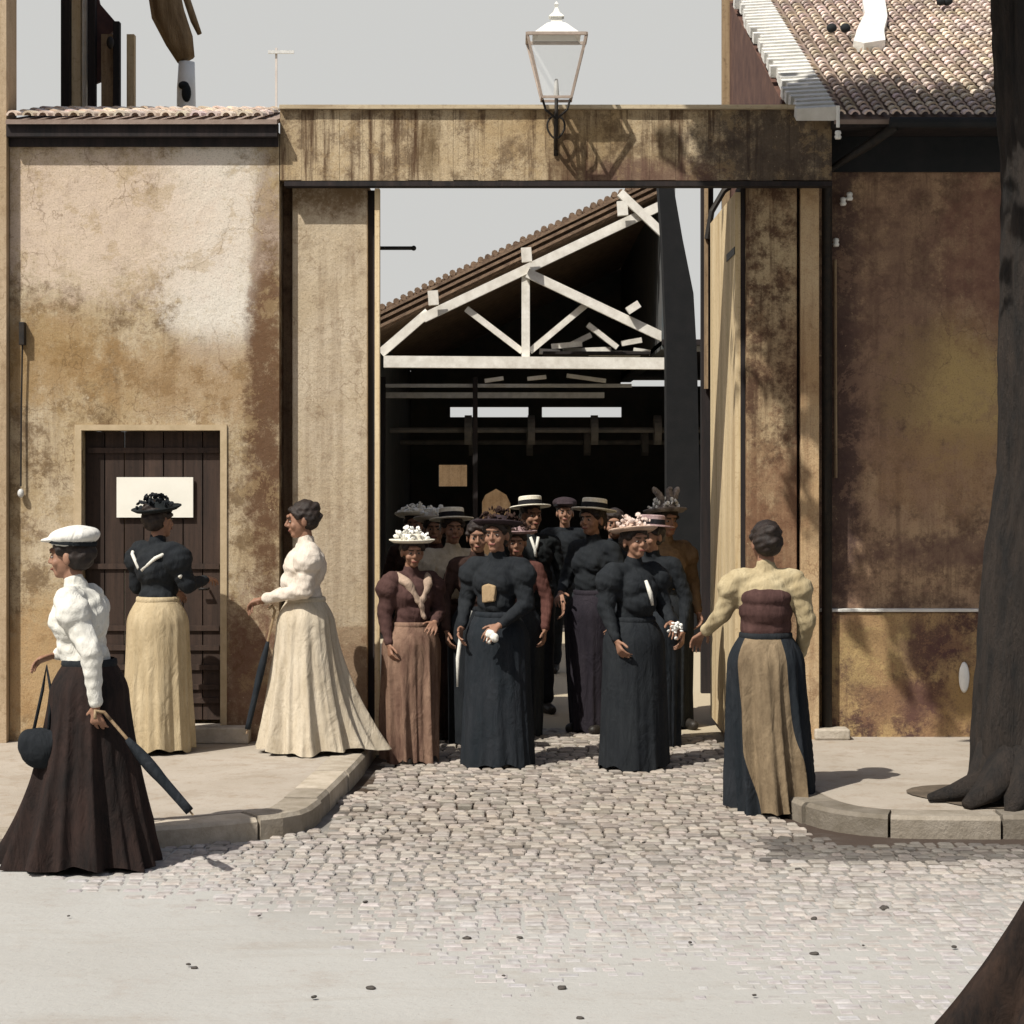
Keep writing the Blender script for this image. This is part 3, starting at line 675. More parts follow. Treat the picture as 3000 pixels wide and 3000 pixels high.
# near-black slab standing in for shadow, and post right of the shed
b_ = MB(); Y_ = 21.5
b_.prism([(gx(1925, Y_), gz(480, Y_)), (gx(1962, Y_), gz(480, Y_)), (gx(2000, Y_), gz(700, Y_)), (gx(2032, Y_), gz(860, Y_)), (gx(2042, Y_), gz(1040, Y_)), (gx(2060, Y_), 0), (gx(1955, Y_), 0), (gx(1952, Y_), gz(1000, Y_)), (gx(1940, Y_), gz(700, Y_))][::-1], 'y', Y_, Y_ + .3)
tag(b_.build('shade_slab', M_simple('slab_shade_black', (.003, .004, .005), (.009, .009, .010), 6)), 'tall near-black shadow-filling slab at the right end of the shed', 'slab')
pa = thing('timber_post', 'dark timber post with a curved brace just inside the right gate leaf', 'post', (gx(2075, 17.5), 17.5, 0))
b_ = MB(); b_.box(gx(2055, 17.5), gx(2090, 17.5), 17.5, 17.6, 0, gz(440, 17.5)); b_.build('post', mt['dark_wood'], pa)
b_ = MB(); b_.tube([at(2072, 700, 17.4), at(2085, 620, 17.4), at(2120, 560, 17.4), at(2160, 530, 17.4)], .025, 8); b_.build('brace', mt['iron'], pa)
b_ = MB(); b_.box(gx(2064, 17.44), gx(2074, 17.44), 17.42, 17.48, 2.6, gz(440, 17.5)); b_.build('batten', mt['mid_wood'], pa)

# ------------------------------------------------------------------ things above the gatehouse roof
YK = 16.2
sc = thing('timber_hoist', 'tall timber hoist frame with dark posts rising behind the gatehouse roof', 'frame', (gx(280, YK), YK, 0))
for nm, px0, px1, top, mk, yo in (('post', 178, 204, -60, 'dark_wood', 0), ('board', 206, 232, -60, 'leaf', .05), ('board', 236, 247, -60, 'white_wood', .08), ('post', 256, 278, -60, 'dark_wood', 0), ('board', 292, 328, 95, 'mid_wood', .06), ('post', 331, 349, 62, 'dark_wood', 0), ('board', 364, 386, 92, 'leaf', .1)):
    b_ = MB(); b_.box(gx(px0, YK), gx(px1, YK), YK + yo, YK + yo + .08, 0, gz(top, YK), tint=(1, 1, 1.001)); b_.build(nm, mt[mk], sc)
b_ = MB(); b_.prism([(gx(262, YK), gz(-60, YK)), (gx(262, YK), gz(240, YK)), (gx(286, YK), gz(230, YK)), (gx(298, YK), gz(110, YK)), (gx(325, YK), gz(80, YK)), (gx(326, YK), gz(50, YK)), (gx(283, YK), gz(0, YK)), (gx(270, YK), gz(-60, YK))], 'y', YK + .1, YK + .16)
b_.build('dark_panel', M_simple('dark_red_boards', (.05, .025, .025), (.1, .05, .04), 8), sc)
b_ = MB(); b_.ell(at(323, 125, YK - .05), (.03, .03, .05)); b_.build('pulley', mt['iron'], sc, smooth=True)
lt = thing('leaning_tree', 'leaning bare tree trunk with a white foot behind the gatehouse roof', 'tree', (gx(560, 17), 17, 0))
b_ = MB(); b_.tube([at(545, 175, 17), at(525, 120, 17), at(495, 40, 17), at(470, -60, 17), at(440, -200, 17)], [.07, .11, .125, .12, .1], 20, wob=.35)
b_.tube([at(585, 100, 17.05), at(568, 60, 17.05), at(548, 0, 17.05), at(520, -80, 17.05)], [.02, .03, .03, .03], 8); b_.build('trunk', M_simple('bark_brown', (.16, .1, .05), (.34, .24, .13), 12, vec=(1, 1, .2), bs=.9, bd=.02), lt, smooth=True)
b_ = MB(); b_.tube([at(547, 182, 17), at(545, 260, 17), at(548, 500, 17), (gx(552, 17), 17, 0)], [.066, .075, .09, .12], 18, wob=.2); b_.build('white_foot', mt['enamel'], lt, smooth=True)  # lower trunk section in plain white
b_ = MB(); b_.ell(at(546, 272, 16.93), (.04, .03, .08)); b_.ell(at(538, 250, 16.93), (.045, .03, .035)); b_.build('knot', mt['near_black'], lt, smooth=True)
tp = thing('telegraph_pole', 'faint pale distant pole with a crossbar above the gatehouse corner', 'pole', (gx(809, 45), 45, 0))
b_ = MB(); b_.box(gx(806, 45), gx(812, 45), 45, 45.05, 0, gz(140, 45)); b_.build('pole', M_simple('weathered_grey', (.45, .4, .37), (.55, .5, .46), 4), tp)
b_ = MB(); b_.box(gx(786, 45), gx(862, 45), 44.94, 44.99, gz(158, 45), gz(149, 45)); b_.build('crossbar', mt['zinc'], tp)

# ------------------------------------------------------------------ plane tree at the right edge
tree = thing('street_tree', 'dark trunked street tree on the right pavement at the frame edge', 'tree', (2.85, 11.2, .118))
mbark = M_simple('dark_bark', (.012, .012, .012), (.045, .034, .027), 14, vec=(1, 1, .25), bs=1., bd=.03)
b_ = MB(); TY = 11.2
ctl = [(2340, 3015, .36), (2290, 3008, .30), (2150, 3000, .275), (1800, 3005, .245), (1600, 3012, .235), (1400, 3040, .225), (900, 3055, .215), (500, 3045, .21), (200, 3025, .21), (0, 3020, .21), (-300, 3010, .2), (-600, 2990, .19)]
pts = [at(px_, py_, TY) for py_, px_, r_ in ctl]; pts = [Vector((p.x, p.y, p.z)) for p in pts]
zs = [p.z for p in pts]; rs = [r_ for _, _, r_ in ctl]
fine = []; fr_ = []
for z_ in np.arange(zs[0], zs[-1], .03): fine.append(Vector((np.interp(z_, zs, [p.x for p in pts]), TY, z_))); fr_.append(float(np.interp(z_, zs, rs)))
tb = MB(); tb.tube(fine, fr_, 90)
for v_ in tb.v:
    c0 = fine[min(len(fine) - 1, max(0, int((v_[2] - zs[0]) / .03)))]; q_ = Vector(v_); dv = q_ - c0; dv.z = 0; a_ = dv.normalized() if dv.length > 1e-4 else Vector((1, 0, 0))
    n1 = abs(noise.noise(Vector((a_.x * 7, a_.y * 7, q_.z * 1.6)))) + .5 * abs(noise.noise(Vector((a_.x * 16, a_.y * 16, q_.z * 4)))); n2 = noise.noise(Vector((a_.x * 1.3, a_.y * 1.3, q_.z * .9)))
    b_.v.append(tuple(q_ + a_ * (.03 * n2 - .035 * n1 + .012)))
b_.f += tb.f; b_.mi += tb.mi; b_.tint += tb.tint
root = [(2990, 2180, .15, 11.15), (2925, 2270, .10, 11.1), (2860, 2305, .07, 11.05), (2790, 2325, .045, 11.02), (2720, 2338, .02, 11.0)]
b_.tube([at(a_, c_, y_) for a_, c_, r_, y_ in root], [r_ for a_, c_, r_, y_ in root], 12, wob=.3)
so = MB(); so.add([(2.83 + .62 * math.cos(a) * (1 + .12 * math.sin(3 * a)), 11.2 + .5 * math.sin(a) * (1 + .1 * math.cos(5 * a)), .124) for a in np.linspace(0, 6.28, 40)[:-1]], [tuple(range(39))]); tag(so.build('soil', M_simple('dark_soil', (.05, .04, .03), (.14, .11, .08), 9)), kind='structure')
for root2 in ([(2960, 2230, .11, 10.98), (2890, 2320, .07, 10.85), (2830, 2360, .03, 10.78)], [(3000, 2230, .12, 10.98), (2985, 2340, .07, 10.8), (2960, 2385, .03, 10.7)]): b_.tube([at(a_, c_, y_) for a_, c_, r_, y_ in root2], [r_ for a_, c_, r_, y_ in root2], 12, wob=.3)
for a_ in (200, 260, 320, 20, 100):
    v = Vector((math.cos(R(a_)), math.sin(R(a_)), 0)); c0 = Vector((2.83, 11.2, .1))
    b_.tube([c0 + v * .15 + Vector((0, 0, .4)), c0 + v * .3 + Vector((0, 0, .1)), c0 + v * .42 + Vector((0, 0, .0))], [.12, .09, .04], 10, wob=.3)
top = pts[-1]
limbs = []
CC = Vector((2.1, 11.1, 6.9)); CR = Vector((2.75, 1.5, 1.95))
for i in range(9):
    e = CC + Vector((random.uniform(-.85, .85) * CR.x, random.uniform(-.7, .7) * CR.y, random.uniform(-.3, .8) * CR.z))
    mid = top.lerp(e, .5) + Vector((0, 0, .15)); b_.tube([top - Vector((0, 0, .3)), mid, e], [.11, .06, .02], 8); limbs.append((mid, e))
b_.build('trunk', mbark, tree, smooth=True)
lf = MB()
centers = []
while len(centers) < 200:
    v = Vector((random.uniform(-1, 1), random.uniform(-1, 1), random.uniform(-1, 1)))
    if v.length < 1: centers.append((CC + Vector((v.x * CR.x, v.y * CR.y, v.z * CR.z)), random.uniform(.3, .55)))
for i in range(16): centers.append((Vector((-.45 + .09 * i + random.uniform(-.1, .1), 11.1 + random.uniform(-.5, .5), 8.0 + random.uniform(-.35, .35))), .42))
for c, r_ in centers:
    for _ in range(95):
        p = c + Vector((random.gauss(0, .5), random.gauss(0, .5), random.gauss(0, .42))) * r_
        if p.z < 4.75: continue
        e = Matrix.Rotation(random.uniform(0, 6.3), 3, 'Z') @ Matrix.Rotation(random.uniform(-1, 1), 3, 'X')
        s_ = random.uniform(.06, .105)
        vs = [p + e @ Vector(q_) * s_ for q_ in ((-.9, 0, 0), (-.2, -.8, .1), (1, 0, -.1), (-.2, .8, .1))]
        tn = random.uniform(.6, 1.4); lf.add(vs, [(0, 1, 2, 3)], 0, None, (tn, tn, tn * .9))
lf.build('crown', M_simple('leaves', (.04, .06, .02), (.08, .11, .035), 6, tint=True), tree)

# ------------------------------------------------------------------ pebbles on the road
for i, (px_, py_, r_) in enumerate(((1088, 2898, 11), (1645, 2898, 12), (1368, 2751, 9), (2340, 2553, 12), (1522, 2750, 8), (2385, 2694, 9), (1770, 2533, 8), (1700, 2985, 9), (2385, 2797, 10), (2590, 2665, 13), (2600, 2558, 9), (570, 2838, 8), (2050, 2655, 7), (725, 2580, 6))):
    Y_ = F * CAMZ / (py_ - HY); b_ = MB(); rr = r_ / F * Y_
    b_.ell((0, 0, 0), (rr * random.uniform(1, 1.5), rr, rr * .6), n=10)
    b_.v = [tuple(Vector(v) * (1 + .35 * noise.noise(Vector(v) * (1.2 / rr) + Vector((i, 0, 0))))) for v in b_.v]
    o = b_.build('pebble', M_simple('dark_pebble', (.03, .026, .024), (.09, .08, .07), 30) if i == 0 else bpy.data.materials['dark_pebble'], smooth=True)
    o.location = (gx(px_, Y_), Y_, rr * .35)
    tag(o, 'small dark stone lying loose on the pale dusty road', 'stone', 'loose stones on the road')

for i in range(34):
    Y_ = random.uniform(7.2, 12.5); X_ = random.uniform(-.24, .24) * Y_
    if (X_ < -.9 and Y_ > 9.4) or (X_ > 1.3 and Y_ > 10.2): continue
    o = bpy.data.objects['pebble'].copy(); S.collection.objects.link(o); k_ = random.uniform(.25, .7); o.scale = (k_,) * 3
    o.location = (X_, Y_, .012 + .012 * (Y_ > 9.5)); o.rotation_euler = (0, 0, random.uniform(0, 6))
# ------------------------------------------------------------------ people
def remeshed(mb, voxel, name, mats, parent=None, disp=0., dscale=30., smooth=2):
    me = mb.mesh(name + '_src', mats); o = bpy.data.objects.new('tmp', me); S.collection.objects.link(o)
    r = o.modifiers.new('r', 'REMESH'); r.mode = 'VOXEL'; r.voxel_size = voxel; r.use_smooth_shade = True
    sm = o.modifiers.new('s', 'SMOOTH'); sm.iterations = smooth; sm.factor = .5
    dg = bpy.context.evaluated_depsgraph_get()
    nm = bpy.data.meshes.new_from_object(o.evaluated_get(dg), depsgraph=dg)
    bpy.data.objects.remove(o); bpy.data.meshes.remove(me)
    nm.name = name
    if disp:
        co = np.empty(len(nm.vertices) * 3, dtype=np.float32); nm.vertices.foreach_get('co', co); co = co.reshape(-1, 3)
        no = np.empty(len(nm.vertices) * 3, dtype=np.float32); nm.vertices.foreach_get('normal', no); no = no.reshape(-1, 3)
        ph = rng.uniform(0, 6, 6)
        d = (np.sin(co[:, 0] * dscale + co[:, 2] * dscale * .7 + ph[0]) + np.sin(co[:, 1] * dscale * 1.2 - co[:, 2] * dscale * .9 + ph[1]) + np.sin(co[:, 2] * dscale * 1.6 + co[:, 0] * dscale * .6 + ph[2])) / 3
        co += no * (d * disp)[:, None]; nm.vertices.foreach_set('co', co.ravel())
    nm.materials.clear()
    for m_ in (mats if isinstance(mats, (list, tuple)) else [mats]): nm.materials.append(m_)
    nm.polygons.foreach_set('use_smooth', [True] * len(nm.polygons)); nm.update()
    o = bpy.data.objects.new(name, nm); S.collection.objects.link(o)
    if parent is not None: o.parent = parent
    return o

def hand(mb, wrist, d, side, s, thumb_sign, curl=.5, target=Vector((0, 0, -1))):
    d = d.normalized(); side = (side - side.dot(d) * d).normalized(); nrm = d.cross(side)
    if nrm.dot(target) < 0: nrm = -nrm
    w0 = wrist
    for k in (-.026, -.009, .009, .026):
        mb.cap(w0 + d * .012 * s, .015 * s, w0 + d * .08 * s + side * k * s, .011 * s, 8)
    for k, ln_ in ((-.031, .058), (-.0105, .076), (.0105, .08), (.031, .072)):
        p = w0 + (d * .08 + side * k) * s; dirv = d + side * k * 3; ln3 = ln_ * s
        for j, fr_ in enumerate((.45, .32, .25)):
            dirv = (dirv + nrm * curl * .75).normalized(); q_ = p + dirv * ln3 * fr_
            mb.cap(p, (.0085 - .0008 * j) * s, q_, (.0078 - .0008 * j) * s, 8); p = q_
    p = w0 + (d * .022 + side * thumb_sign * .022) * s; dirv = (d + side * thumb_sign * 1.1 + nrm * .3).normalized()
    for j in range(3):
        q_ = p + dirv * (.032, .027, .02)[j] * s; mb.cap(p, .0105 * s, q_, .009 * s, 8); p = q_; dirv = (dirv + d * .45 + nrm * .1).normalized()

def person(label, px, Y, rot, H=1.6, z0=0., blouse=None, skirt=None, sleeve_puff=.0, arms=None, lean=0., head=(0, 0), hat=None, hatm=None, ribbon=None,
           hem=(.28, .25), hemoff=(0, 0), folds=.08, waist=.0, trousers=None, bun=True, male=False, short_sleeve=False, extras=None, step=.0, skin='skin', hairm='hair', belt=None, bulge=0., tailang=None, tail=0., twist=0.):
    s = H / 1.6
    def J(x, y_, z): return Vector((x, y_ - lean * max(0, z - .9), z)) * s
    arms = arms or {}
    aL = arms.get(1, ((.235, .03, 1.06), (.235, -.06, .83), None)); aR = arms.get(-1, ((-.235, .03, 1.06), (-.235, -.06, .83), None))
    body = MB()
    sw = .175 if male else .155
    hipw = .085
    def torso(mb, g, hips=True):
        if hips: mb.ell(J(0, 0, .93), ((.155 + g) * s, (.115 + g) * s, .12 * s)); mb.ell(J(0, 0, 1.03), ((.116 + g + (.03 if male else 0)) * s, (.093 + g) * s, .125 * s))
        mb.ell(J(0, -.005, 1.18), ((.145 + g) * s, (.108 + g) * s, .15 * s)); mb.cap(J(-sw + .03, .01, 1.285), (.05 + g) * s, J(sw - .03, .01, 1.285), (.05 + g) * s)
        if not male:
            for k in (-1, 1): mb.ell(J(k * .055, -.066, 1.18), ((.056 + g) * s,) * 3)
    torso(body, 0)
    body.cap(J(0, .01, 1.28), .052 * s, J(0, -.005, 1.41), .046 * s)
    for k in (-1, 1):
        body.cap(J(k * hipw, 0, .88), .085 * s, J(k * .09, -k * step * .5 - .01, .47), .052 * s)
        body.cap(J(k * .09, -k * step * .5 - .01, .47), .052 * s, J(k * .09, -k * step, .09), .034 * s)
        body.cap(J(k * .09, -k * step + .02, .045), .036 * s, J(k * .1, -k * step - .13, .03), .028 * s)
    for k, (el_, wr_, hd) in ((1, aL), (-1, aR)):
        shd = J(k * sw, .01, 1.285); e_ = Vector(el_) * s; w_ = Vector(wr_) * s
        e_.y -= lean * .15; w_.y -= lean * .1
        body.cap(shd, .047 * s, e_, .037 * s); body.cap(e_, .037 * s, w_, .025 * s)
        d_ = (w_ - e_).normalized(); side = Vector((0, -1, 0)) if abs(d_.z) > .6 else Vector((-k, 0, .3)) if hd is None else Vector(hd)
        hand(body, w_, d_, side, s, 1, random.uniform(.6, 1.0), Vector((-k, 0, 0)) if abs(d_.z) > .6 else Vector((0, .4, -1)))
    # head
    HM = Matrix.Translation(J(0, -.01, 1.40)) @ Matrix.Rotation(R(head[0]), 4, 'Z') @ Matrix.Rotation(R(head[1]), 4, 'X')
    def hp(x, y_, z): return HM @ (Vector((x, y_, z - 1.40)) * s)
    H3 = HM.to_3x3()
    def he(mb, c_, r_, mi=0): mb.ell(hp(*c_), tuple(v * s for v in r_), H3, 16, mi)
    fj = rng.uniform(-1, 1, 5)
    he(body, (0, .015, 1.515), (.072, .09, .085)); he(body, (0, -.028, 1.47), (.058 + .005 * fj[0], .06, .085)); he(body, (0, -.058, 1.408 + .005 * fj[1]), (.03 + .005 * fj[0], .027, .025))
    he(body, (0, -.083, 1.525), (.045, .014, .014)); he(body, (.035, -.06, 1.462), (.024 + .004 * fj[1], .021, .024)); he(body, (-.035, -.062, 1.462), (.024, .022, .024))
    body.cap(hp(0, -.088, 1.505), .007 * s, hp(0, -.103 - .005 * fj[2], 1.471 + .004 * fj[3]), (.0105 + .0015 * fj[4]) * s, 8); he(body, (0, -.094, 1.465), (.017, .012, .009))
    he(body, (0, -.086, 1.439), (.024, .009, .006)); he(body, (0, -.084, 1.428), (.02, .009, .007))
    for k in (-1, 1): he(body, (k * .073, .008, 1.478), (.01, .02, .031))
    root = remeshed(body, .0062 * s, 'person', mt[skin])
    root.location = (gx(px, Y), Y, z0); root.rotation_euler = (0, 0, R(rot)); root['localspace'] = 1
    tag(root, label, 'person', 'workers coming out of the factory gate')
    for k in (-1, 1):
        e_ = MB(); he(e_, (k * .029, -.078, 1.492), (.0115, .0075, .0052)); e_.ell(hp(k * .029, -.0855, 1.492), (.006 * s, .003 * s, .006 * s), H3, 10, 1)
        e_.build('eye', [mt['eye'], mt['iris']], root, smooth=True)
        e_ = MB(); e_.cap(hp(k * .014, -.093, 1.513), .004 * s, hp(k * .045, -.08, 1.516), .003 * s, 6); e_.build('eyebrow', mt[hairm], root, smooth=True)
    e_ = MB(); e_.cap(hp(-.018, -.0915, 1.4335), .0052 * s, hp(.018, -.0915, 1.4335), .0052 * s, 8); e_.build('lips', mt['lips'], root, smooth=True)
    # hair
    hr = MB(); he(hr, (0, .026, 1.535), (.083, .094, .086))
    if male: he(hr, (0, .05, 1.49), (.078, .06, .07))
    else:
        he(hr, (0, .045, 1.50), (.085, .075, .085))
        for a_ in range(-60, 61, 20): he(hr, (.07 * math.sin(R(a_)), -.05 * math.cos(R(a_)) + .0, 1.565 - .0002 * a_ * a_ * .06), (.028, .028, .026))
        if bun: he(hr, (0, .09, 1.56), (.045, .04, .04)); he(hr, (0, .1, 1.50), (.045, .035, .035))
    hro = remeshed(hr, .006 * s, 'hair', mt[hairm], root, disp=.005 * s, dscale=110, smooth=1)
    # upper garment
    if blouse:
        bl = MB(); torso(bl, .019 if not male else .024, male or bool(waist))
        bl.ell(J(0, 0, .99), (.136 * s, .113 * s, .12 * s)); bl.ell(J(0, -.02, 1.06), (.128 * s, .115 * s, .12 * s))
        bl.cap(J(0, .008, 1.29), .064 * s, J(0, 0, 1.365 if not male else 1.33), .056 * s)
        bl.ell(J(0, .02, 1.19), (.155 * s, .118 * s, .15 * s)); bl.ell(J(0, -.02, 1.2), (.14 * s, .12 * s, .12 * s))
        if bulge: bl.ell(J(0, -.06, 1.09), ((.12 + bulge * .3) * s, (.085 + bulge) * s, .1 * s))
        if male or waist: 
            for zz in (.9, .8, .72): bl.ell(J(0, 0, zz), (.185 * s, .145 * s, .12 * s))
        for k, (el_, wr_, hd) in ((1, aL), (-1, aR)):
            shd = J(k * sw, .01, 1.285); e_ = Vector(el_) * s; w_ = Vector(wr_) * s
            e_.y -= lean * .15; w_.y -= lean * .1
            bl.cap(shd, (.06 + sleeve_puff * .5) * s, e_, (.05 + sleeve_puff * .3) * s)
            if sleeve_puff: bl.ell(shd.lerp(e_, .28) + Vector((k * .01, 0, .01)), ((.068 + sleeve_puff) * s,) * 3)
            if not short_sleeve:
                bl.cap(e_, (.05 + sleeve_puff * .25) * s, e_.lerp(w_, .9), .033 * s); bl.cap(e_.lerp(w_, .86), .036 * s, e_.lerp(w_, .93), .036 * s)
            else: bl.cap(e_, .05 * s, e_.lerp(w_, .3), .046 * s)
        remeshed(bl, .0085 * s, 'jacket' if male else 'blouse', blouse, root, disp=.004 * s, dscale=75, smooth=6)
    if skirt:
        sk = MB(); n = 200; m_ = 34; ph = rng.uniform(0, 6.3, 8); zt_ = .99; zb_ = .025
        for i in range(m_ + 1):
            t_ = i / m_; z = (zt_ + (zb_ - zt_) * t_)
            if t_ < .18: u = math.sin(t_ / .18 * math.pi / 2); rx = .135 + .075 * u; ry = .112 + .075 * u
            else:
                u = ((t_ - .18) / .82); u2 = u ** 1.25; rx = .21 + (hem[0] - .21) * u2; ry = .187 + (hem[1] - .187) * u2
            for k in range(n):
                a0_ = 2 * math.pi * k / n; a_ = a0_ + twist * t_ * t_
                am = folds * 1.5 * (t_ ** .9)
                wv = lambda kk, p_: 1 - 2 * abs(math.sin(kk * a_ / 2 + p_)) ** .8
                f_ = 1 + am * (.5 * wv(8, ph[0] + .35 * math.sin(2.2 * t_ + ph[5])) + .4 * wv(13, ph[1] - .5 * t_) + .25 * math.cos(4 * a_ + ph[2] + t_) + .22 * math.cos(21 * a_ + ph[3] + 1.5 * math.sin(3 * t_)))
                if tailang is not None:
                    dlt = (a_ - R(tailang) + math.pi) % (2 * math.pi) - math.pi
                    f_ += tail * t_ ** 2.2 * math.exp(-(dlt / .55) ** 2) * (1 + .16 * wv(26, .4) + .12 * wv(17, 1.1))
                hz = (.012 * math.sin(3 * a_ + ph[4]) + .01 * math.cos(9 * a_ + ph[0])) * t_ ** 3
                o = t_ ** 1.5
                sk.v.append(((rx * f_ * math.cos(a_) + hemoff[0] * o) * s, (ry * f_ * math.sin(a_) + hemoff[1] * o) * s, max((z + hz) * s, .004)))
        for i in range(m_):
            for k in range(n):
                sk.f.append((i * n + k, (i + 1) * n + k, (i + 1) * n + (k + 1) % n, i * n + (k + 1) % n)); sk.mi.append(1 if (isinstance(skirt, list) and abs(k / n * 360 - 78) < 42) else 0); sk.tint.append(1.)
        sk.build('skirt', skirt, root, smooth=True)
        bt_ = MB(); bt_.lathe([(.13, 1.0), (.143, .995), (.146, .975), (.14, .955), (.13, .95)], 32, sx=s * 1.02, sy=s * .9, M=Matrix.Diagonal((1, 1, s, 1)))
        bt_.build('belt', belt or (skirt[0] if isinstance(skirt, list) else skirt), root, smooth=True)
    if trousers:
        tr_ = MB(); tr_.ell(J(0, 0, .9), (.17 * s, .13 * s, .12 * s))
        for k in (-1, 1):
            tr_.cap(J(k * hipw, 0, .85), .105 * s, J(k * .09, -k * step * .5 - .01, .47), .075 * s); tr_.cap(J(k * .09, -k * step * .5 - .01, .47), .075 * s, J(k * .09, -k * step, .12), .062 * s)
        remeshed(tr_, .009 * s, 'trousers', trousers, root, disp=.004, dscale=34)
    for k in (-1, 1):
        shoe = MB(); shoe.cap(J(k * .09, -k * step + .025, .045), .046 * s, J(k * .1, -k * step - .14, .034), .036 * s, 12); shoe.cap(J(k * .09, -k * step + .01, .06), .045 * s, J(k * .09, -k * step, .13), .042 * s)
        o = remeshed(shoe, .008 * s, 'shoe', mt['leather'], root)
    # hats
    if hat:
        hm = hatm or mt['straw']
        HT = HM @ Matrix.Translation(Vector((0, .02, .165)) * s) @ Matrix.Rotation(R(-8), 4, 'X')
        if hat == 'boater':
            pr_ = [(.001, .075), (.082, .073), (.088, .066), (.09, .0), (.15, -.006), (.158, -.002), (.158, .006), (.15, .006), (.092, .008)]
            h_ = MB(); h_.lathe([(r_ * s, z_ * s) for r_, z_ in pr_[:3]] + [(.09 * s, .004 * s), (.158 * s, -.002 * s), (.16 * s, -.009 * s), (.085 * s, -.01 * s), (.08 * s, -.01 * s)], 36, M=HT); ho = h_.build('hat', hm, root, smooth=False)
            rb_ = MB(); rb_.lathe([(.0915 * s, .008 * s), (.0925 * s, .01 * s), (.0915 * s, .04 * s), (.089 * s, .042 * s)], 36, M=HT); rb_.build('ribbon', ribbon or cloth('black_ribbon', (.012, .012, .014)), ho)
        elif hat == 'cap':
            h_ = MB(); h_.ell(HT @ (Vector((0, .005, .02)) * s), (.115 * s, .125 * s, .055 * s), H3, 20); h_.ell(HT @ (Vector((0, .0, .0)) * s), (.1 * s, .11 * s, .05 * s), H3, 20); h_.ell(HT @ (Vector((0, -.1, -.005)) * s), (.085 * s, .06 * s, .014 * s), H3, 16)
            ho = remeshed(h_, .008 * s, 'hat', hm, root, disp=.004, dscale=45)
            rb_ = MB(); rb_.lathe([(.103 * s, -.02 * s), (.106 * s, -.01 * s), (.104 * s, .0 * s)], 32, M=HT, sy=1.1); rb_.build('band', ribbon or cloth('black_ribbon', (.012, .012, .014)), ho, smooth=True)
        else:
            h_ = MB(); h_.lathe([(.001, .05 * s), (.06 * s, .048 * s), (.075 * s, .035 * s), (.082 * s, .0), (.13 * s, -.004 * s), (.16 * s, .01 * s), (.162 * s, .003 * s), (.13 * s, -.016 * s), (.08 * s, -.014 * s)], 36, M=HT); ho = h_.build('hat', hm, root, smooth=True)
            fl_ = MB()
            for i in range(60):
                a_ = random.uniform(0, 6.3); r_ = random.uniform(.03, .125) * s; c_ = Vector((r_ * math.cos(a_), r_ * math.sin(a_), (.015 + random.uniform(0, .05) + (.03 if r_ < .07 * s else 0)) * s)); rr = random.uniform(.009, .019) * s
                fl_.ell(HT @ c_, (rr * 1.2, rr, rr * random.uniform(.25, .5)), Matrix.Rotation(random.uniform(0, 3), 3, 'X') @ Matrix.Rotation(random.uniform(0, 3), 3, 'Y'), n=7)
            fl_.build('flowers', ribbon or mt['enamel'], ho)
            if hat == 'plume':
                for k in (-1, .3, 1):
                    pm = MB(); b0 = HT @ (Vector((k * .03, -.02, .04)) * s)
                    for i in range(26):
                        u = i / 25; p = b0 + Vector((k * .07 * u + .01 * math.sin(u * 5), -.02 * u, .17 * u - .05 * u * u)) * s
                        pm.ell(p + Vector((random.gauss(0, .004), random.gauss(0, .004), 0)), (.012 + .014 * math.sin(u * 3)) * s, n=6)
                    pm.build('plume', hm, ho)
    if extras: extras(root, s, J, hp, HM)
    return root

black = cloth('black_wool', (.012, .014, .017), (.022, .025, .028)); navy = cloth('dark_blue_black_cloth', (.012, .016, .02), (.024, .027, .032))
white = cloth('white_cotton', (.5, .49, .44), (.7, .69, .64)); cream = cloth('cream_linen', (.40, .34, .25), (.55, .49, .39))
tan = cloth('tan_skirt_cloth', (.32, .25, .15), (.46, .38, .25)); brown = cloth('brown_striped_cloth', (.10, .055, .042), (.26, .17, .12))
purple = cloth('dull_plum_cloth', (.045, .024, .022), (.09, .05, .045)); olive = cloth('olive_brown_cloth', (.11, .08, .05), (.25, .19, .12))
darkbrown = cloth('dark_brown_cloth', (.022, .014, .012), (.055, .032, .026)); rust = cloth('rust_cloth', (.085, .055, .032), (.20, .135, .08)); yellow = cloth('faded_yellow_cloth', (.30, .24, .14), (.46, .39, .25))

def collar(col, pts_, r=.014, name='lapel'):
    def f(root, s, J, hp, HM):
        for p in pts_:
            b_ = MB(); b_.tube([J(*q_) for q_ in p], [r * s] * len(p), 8); b_.build(name, col, root, smooth=True)
    return f

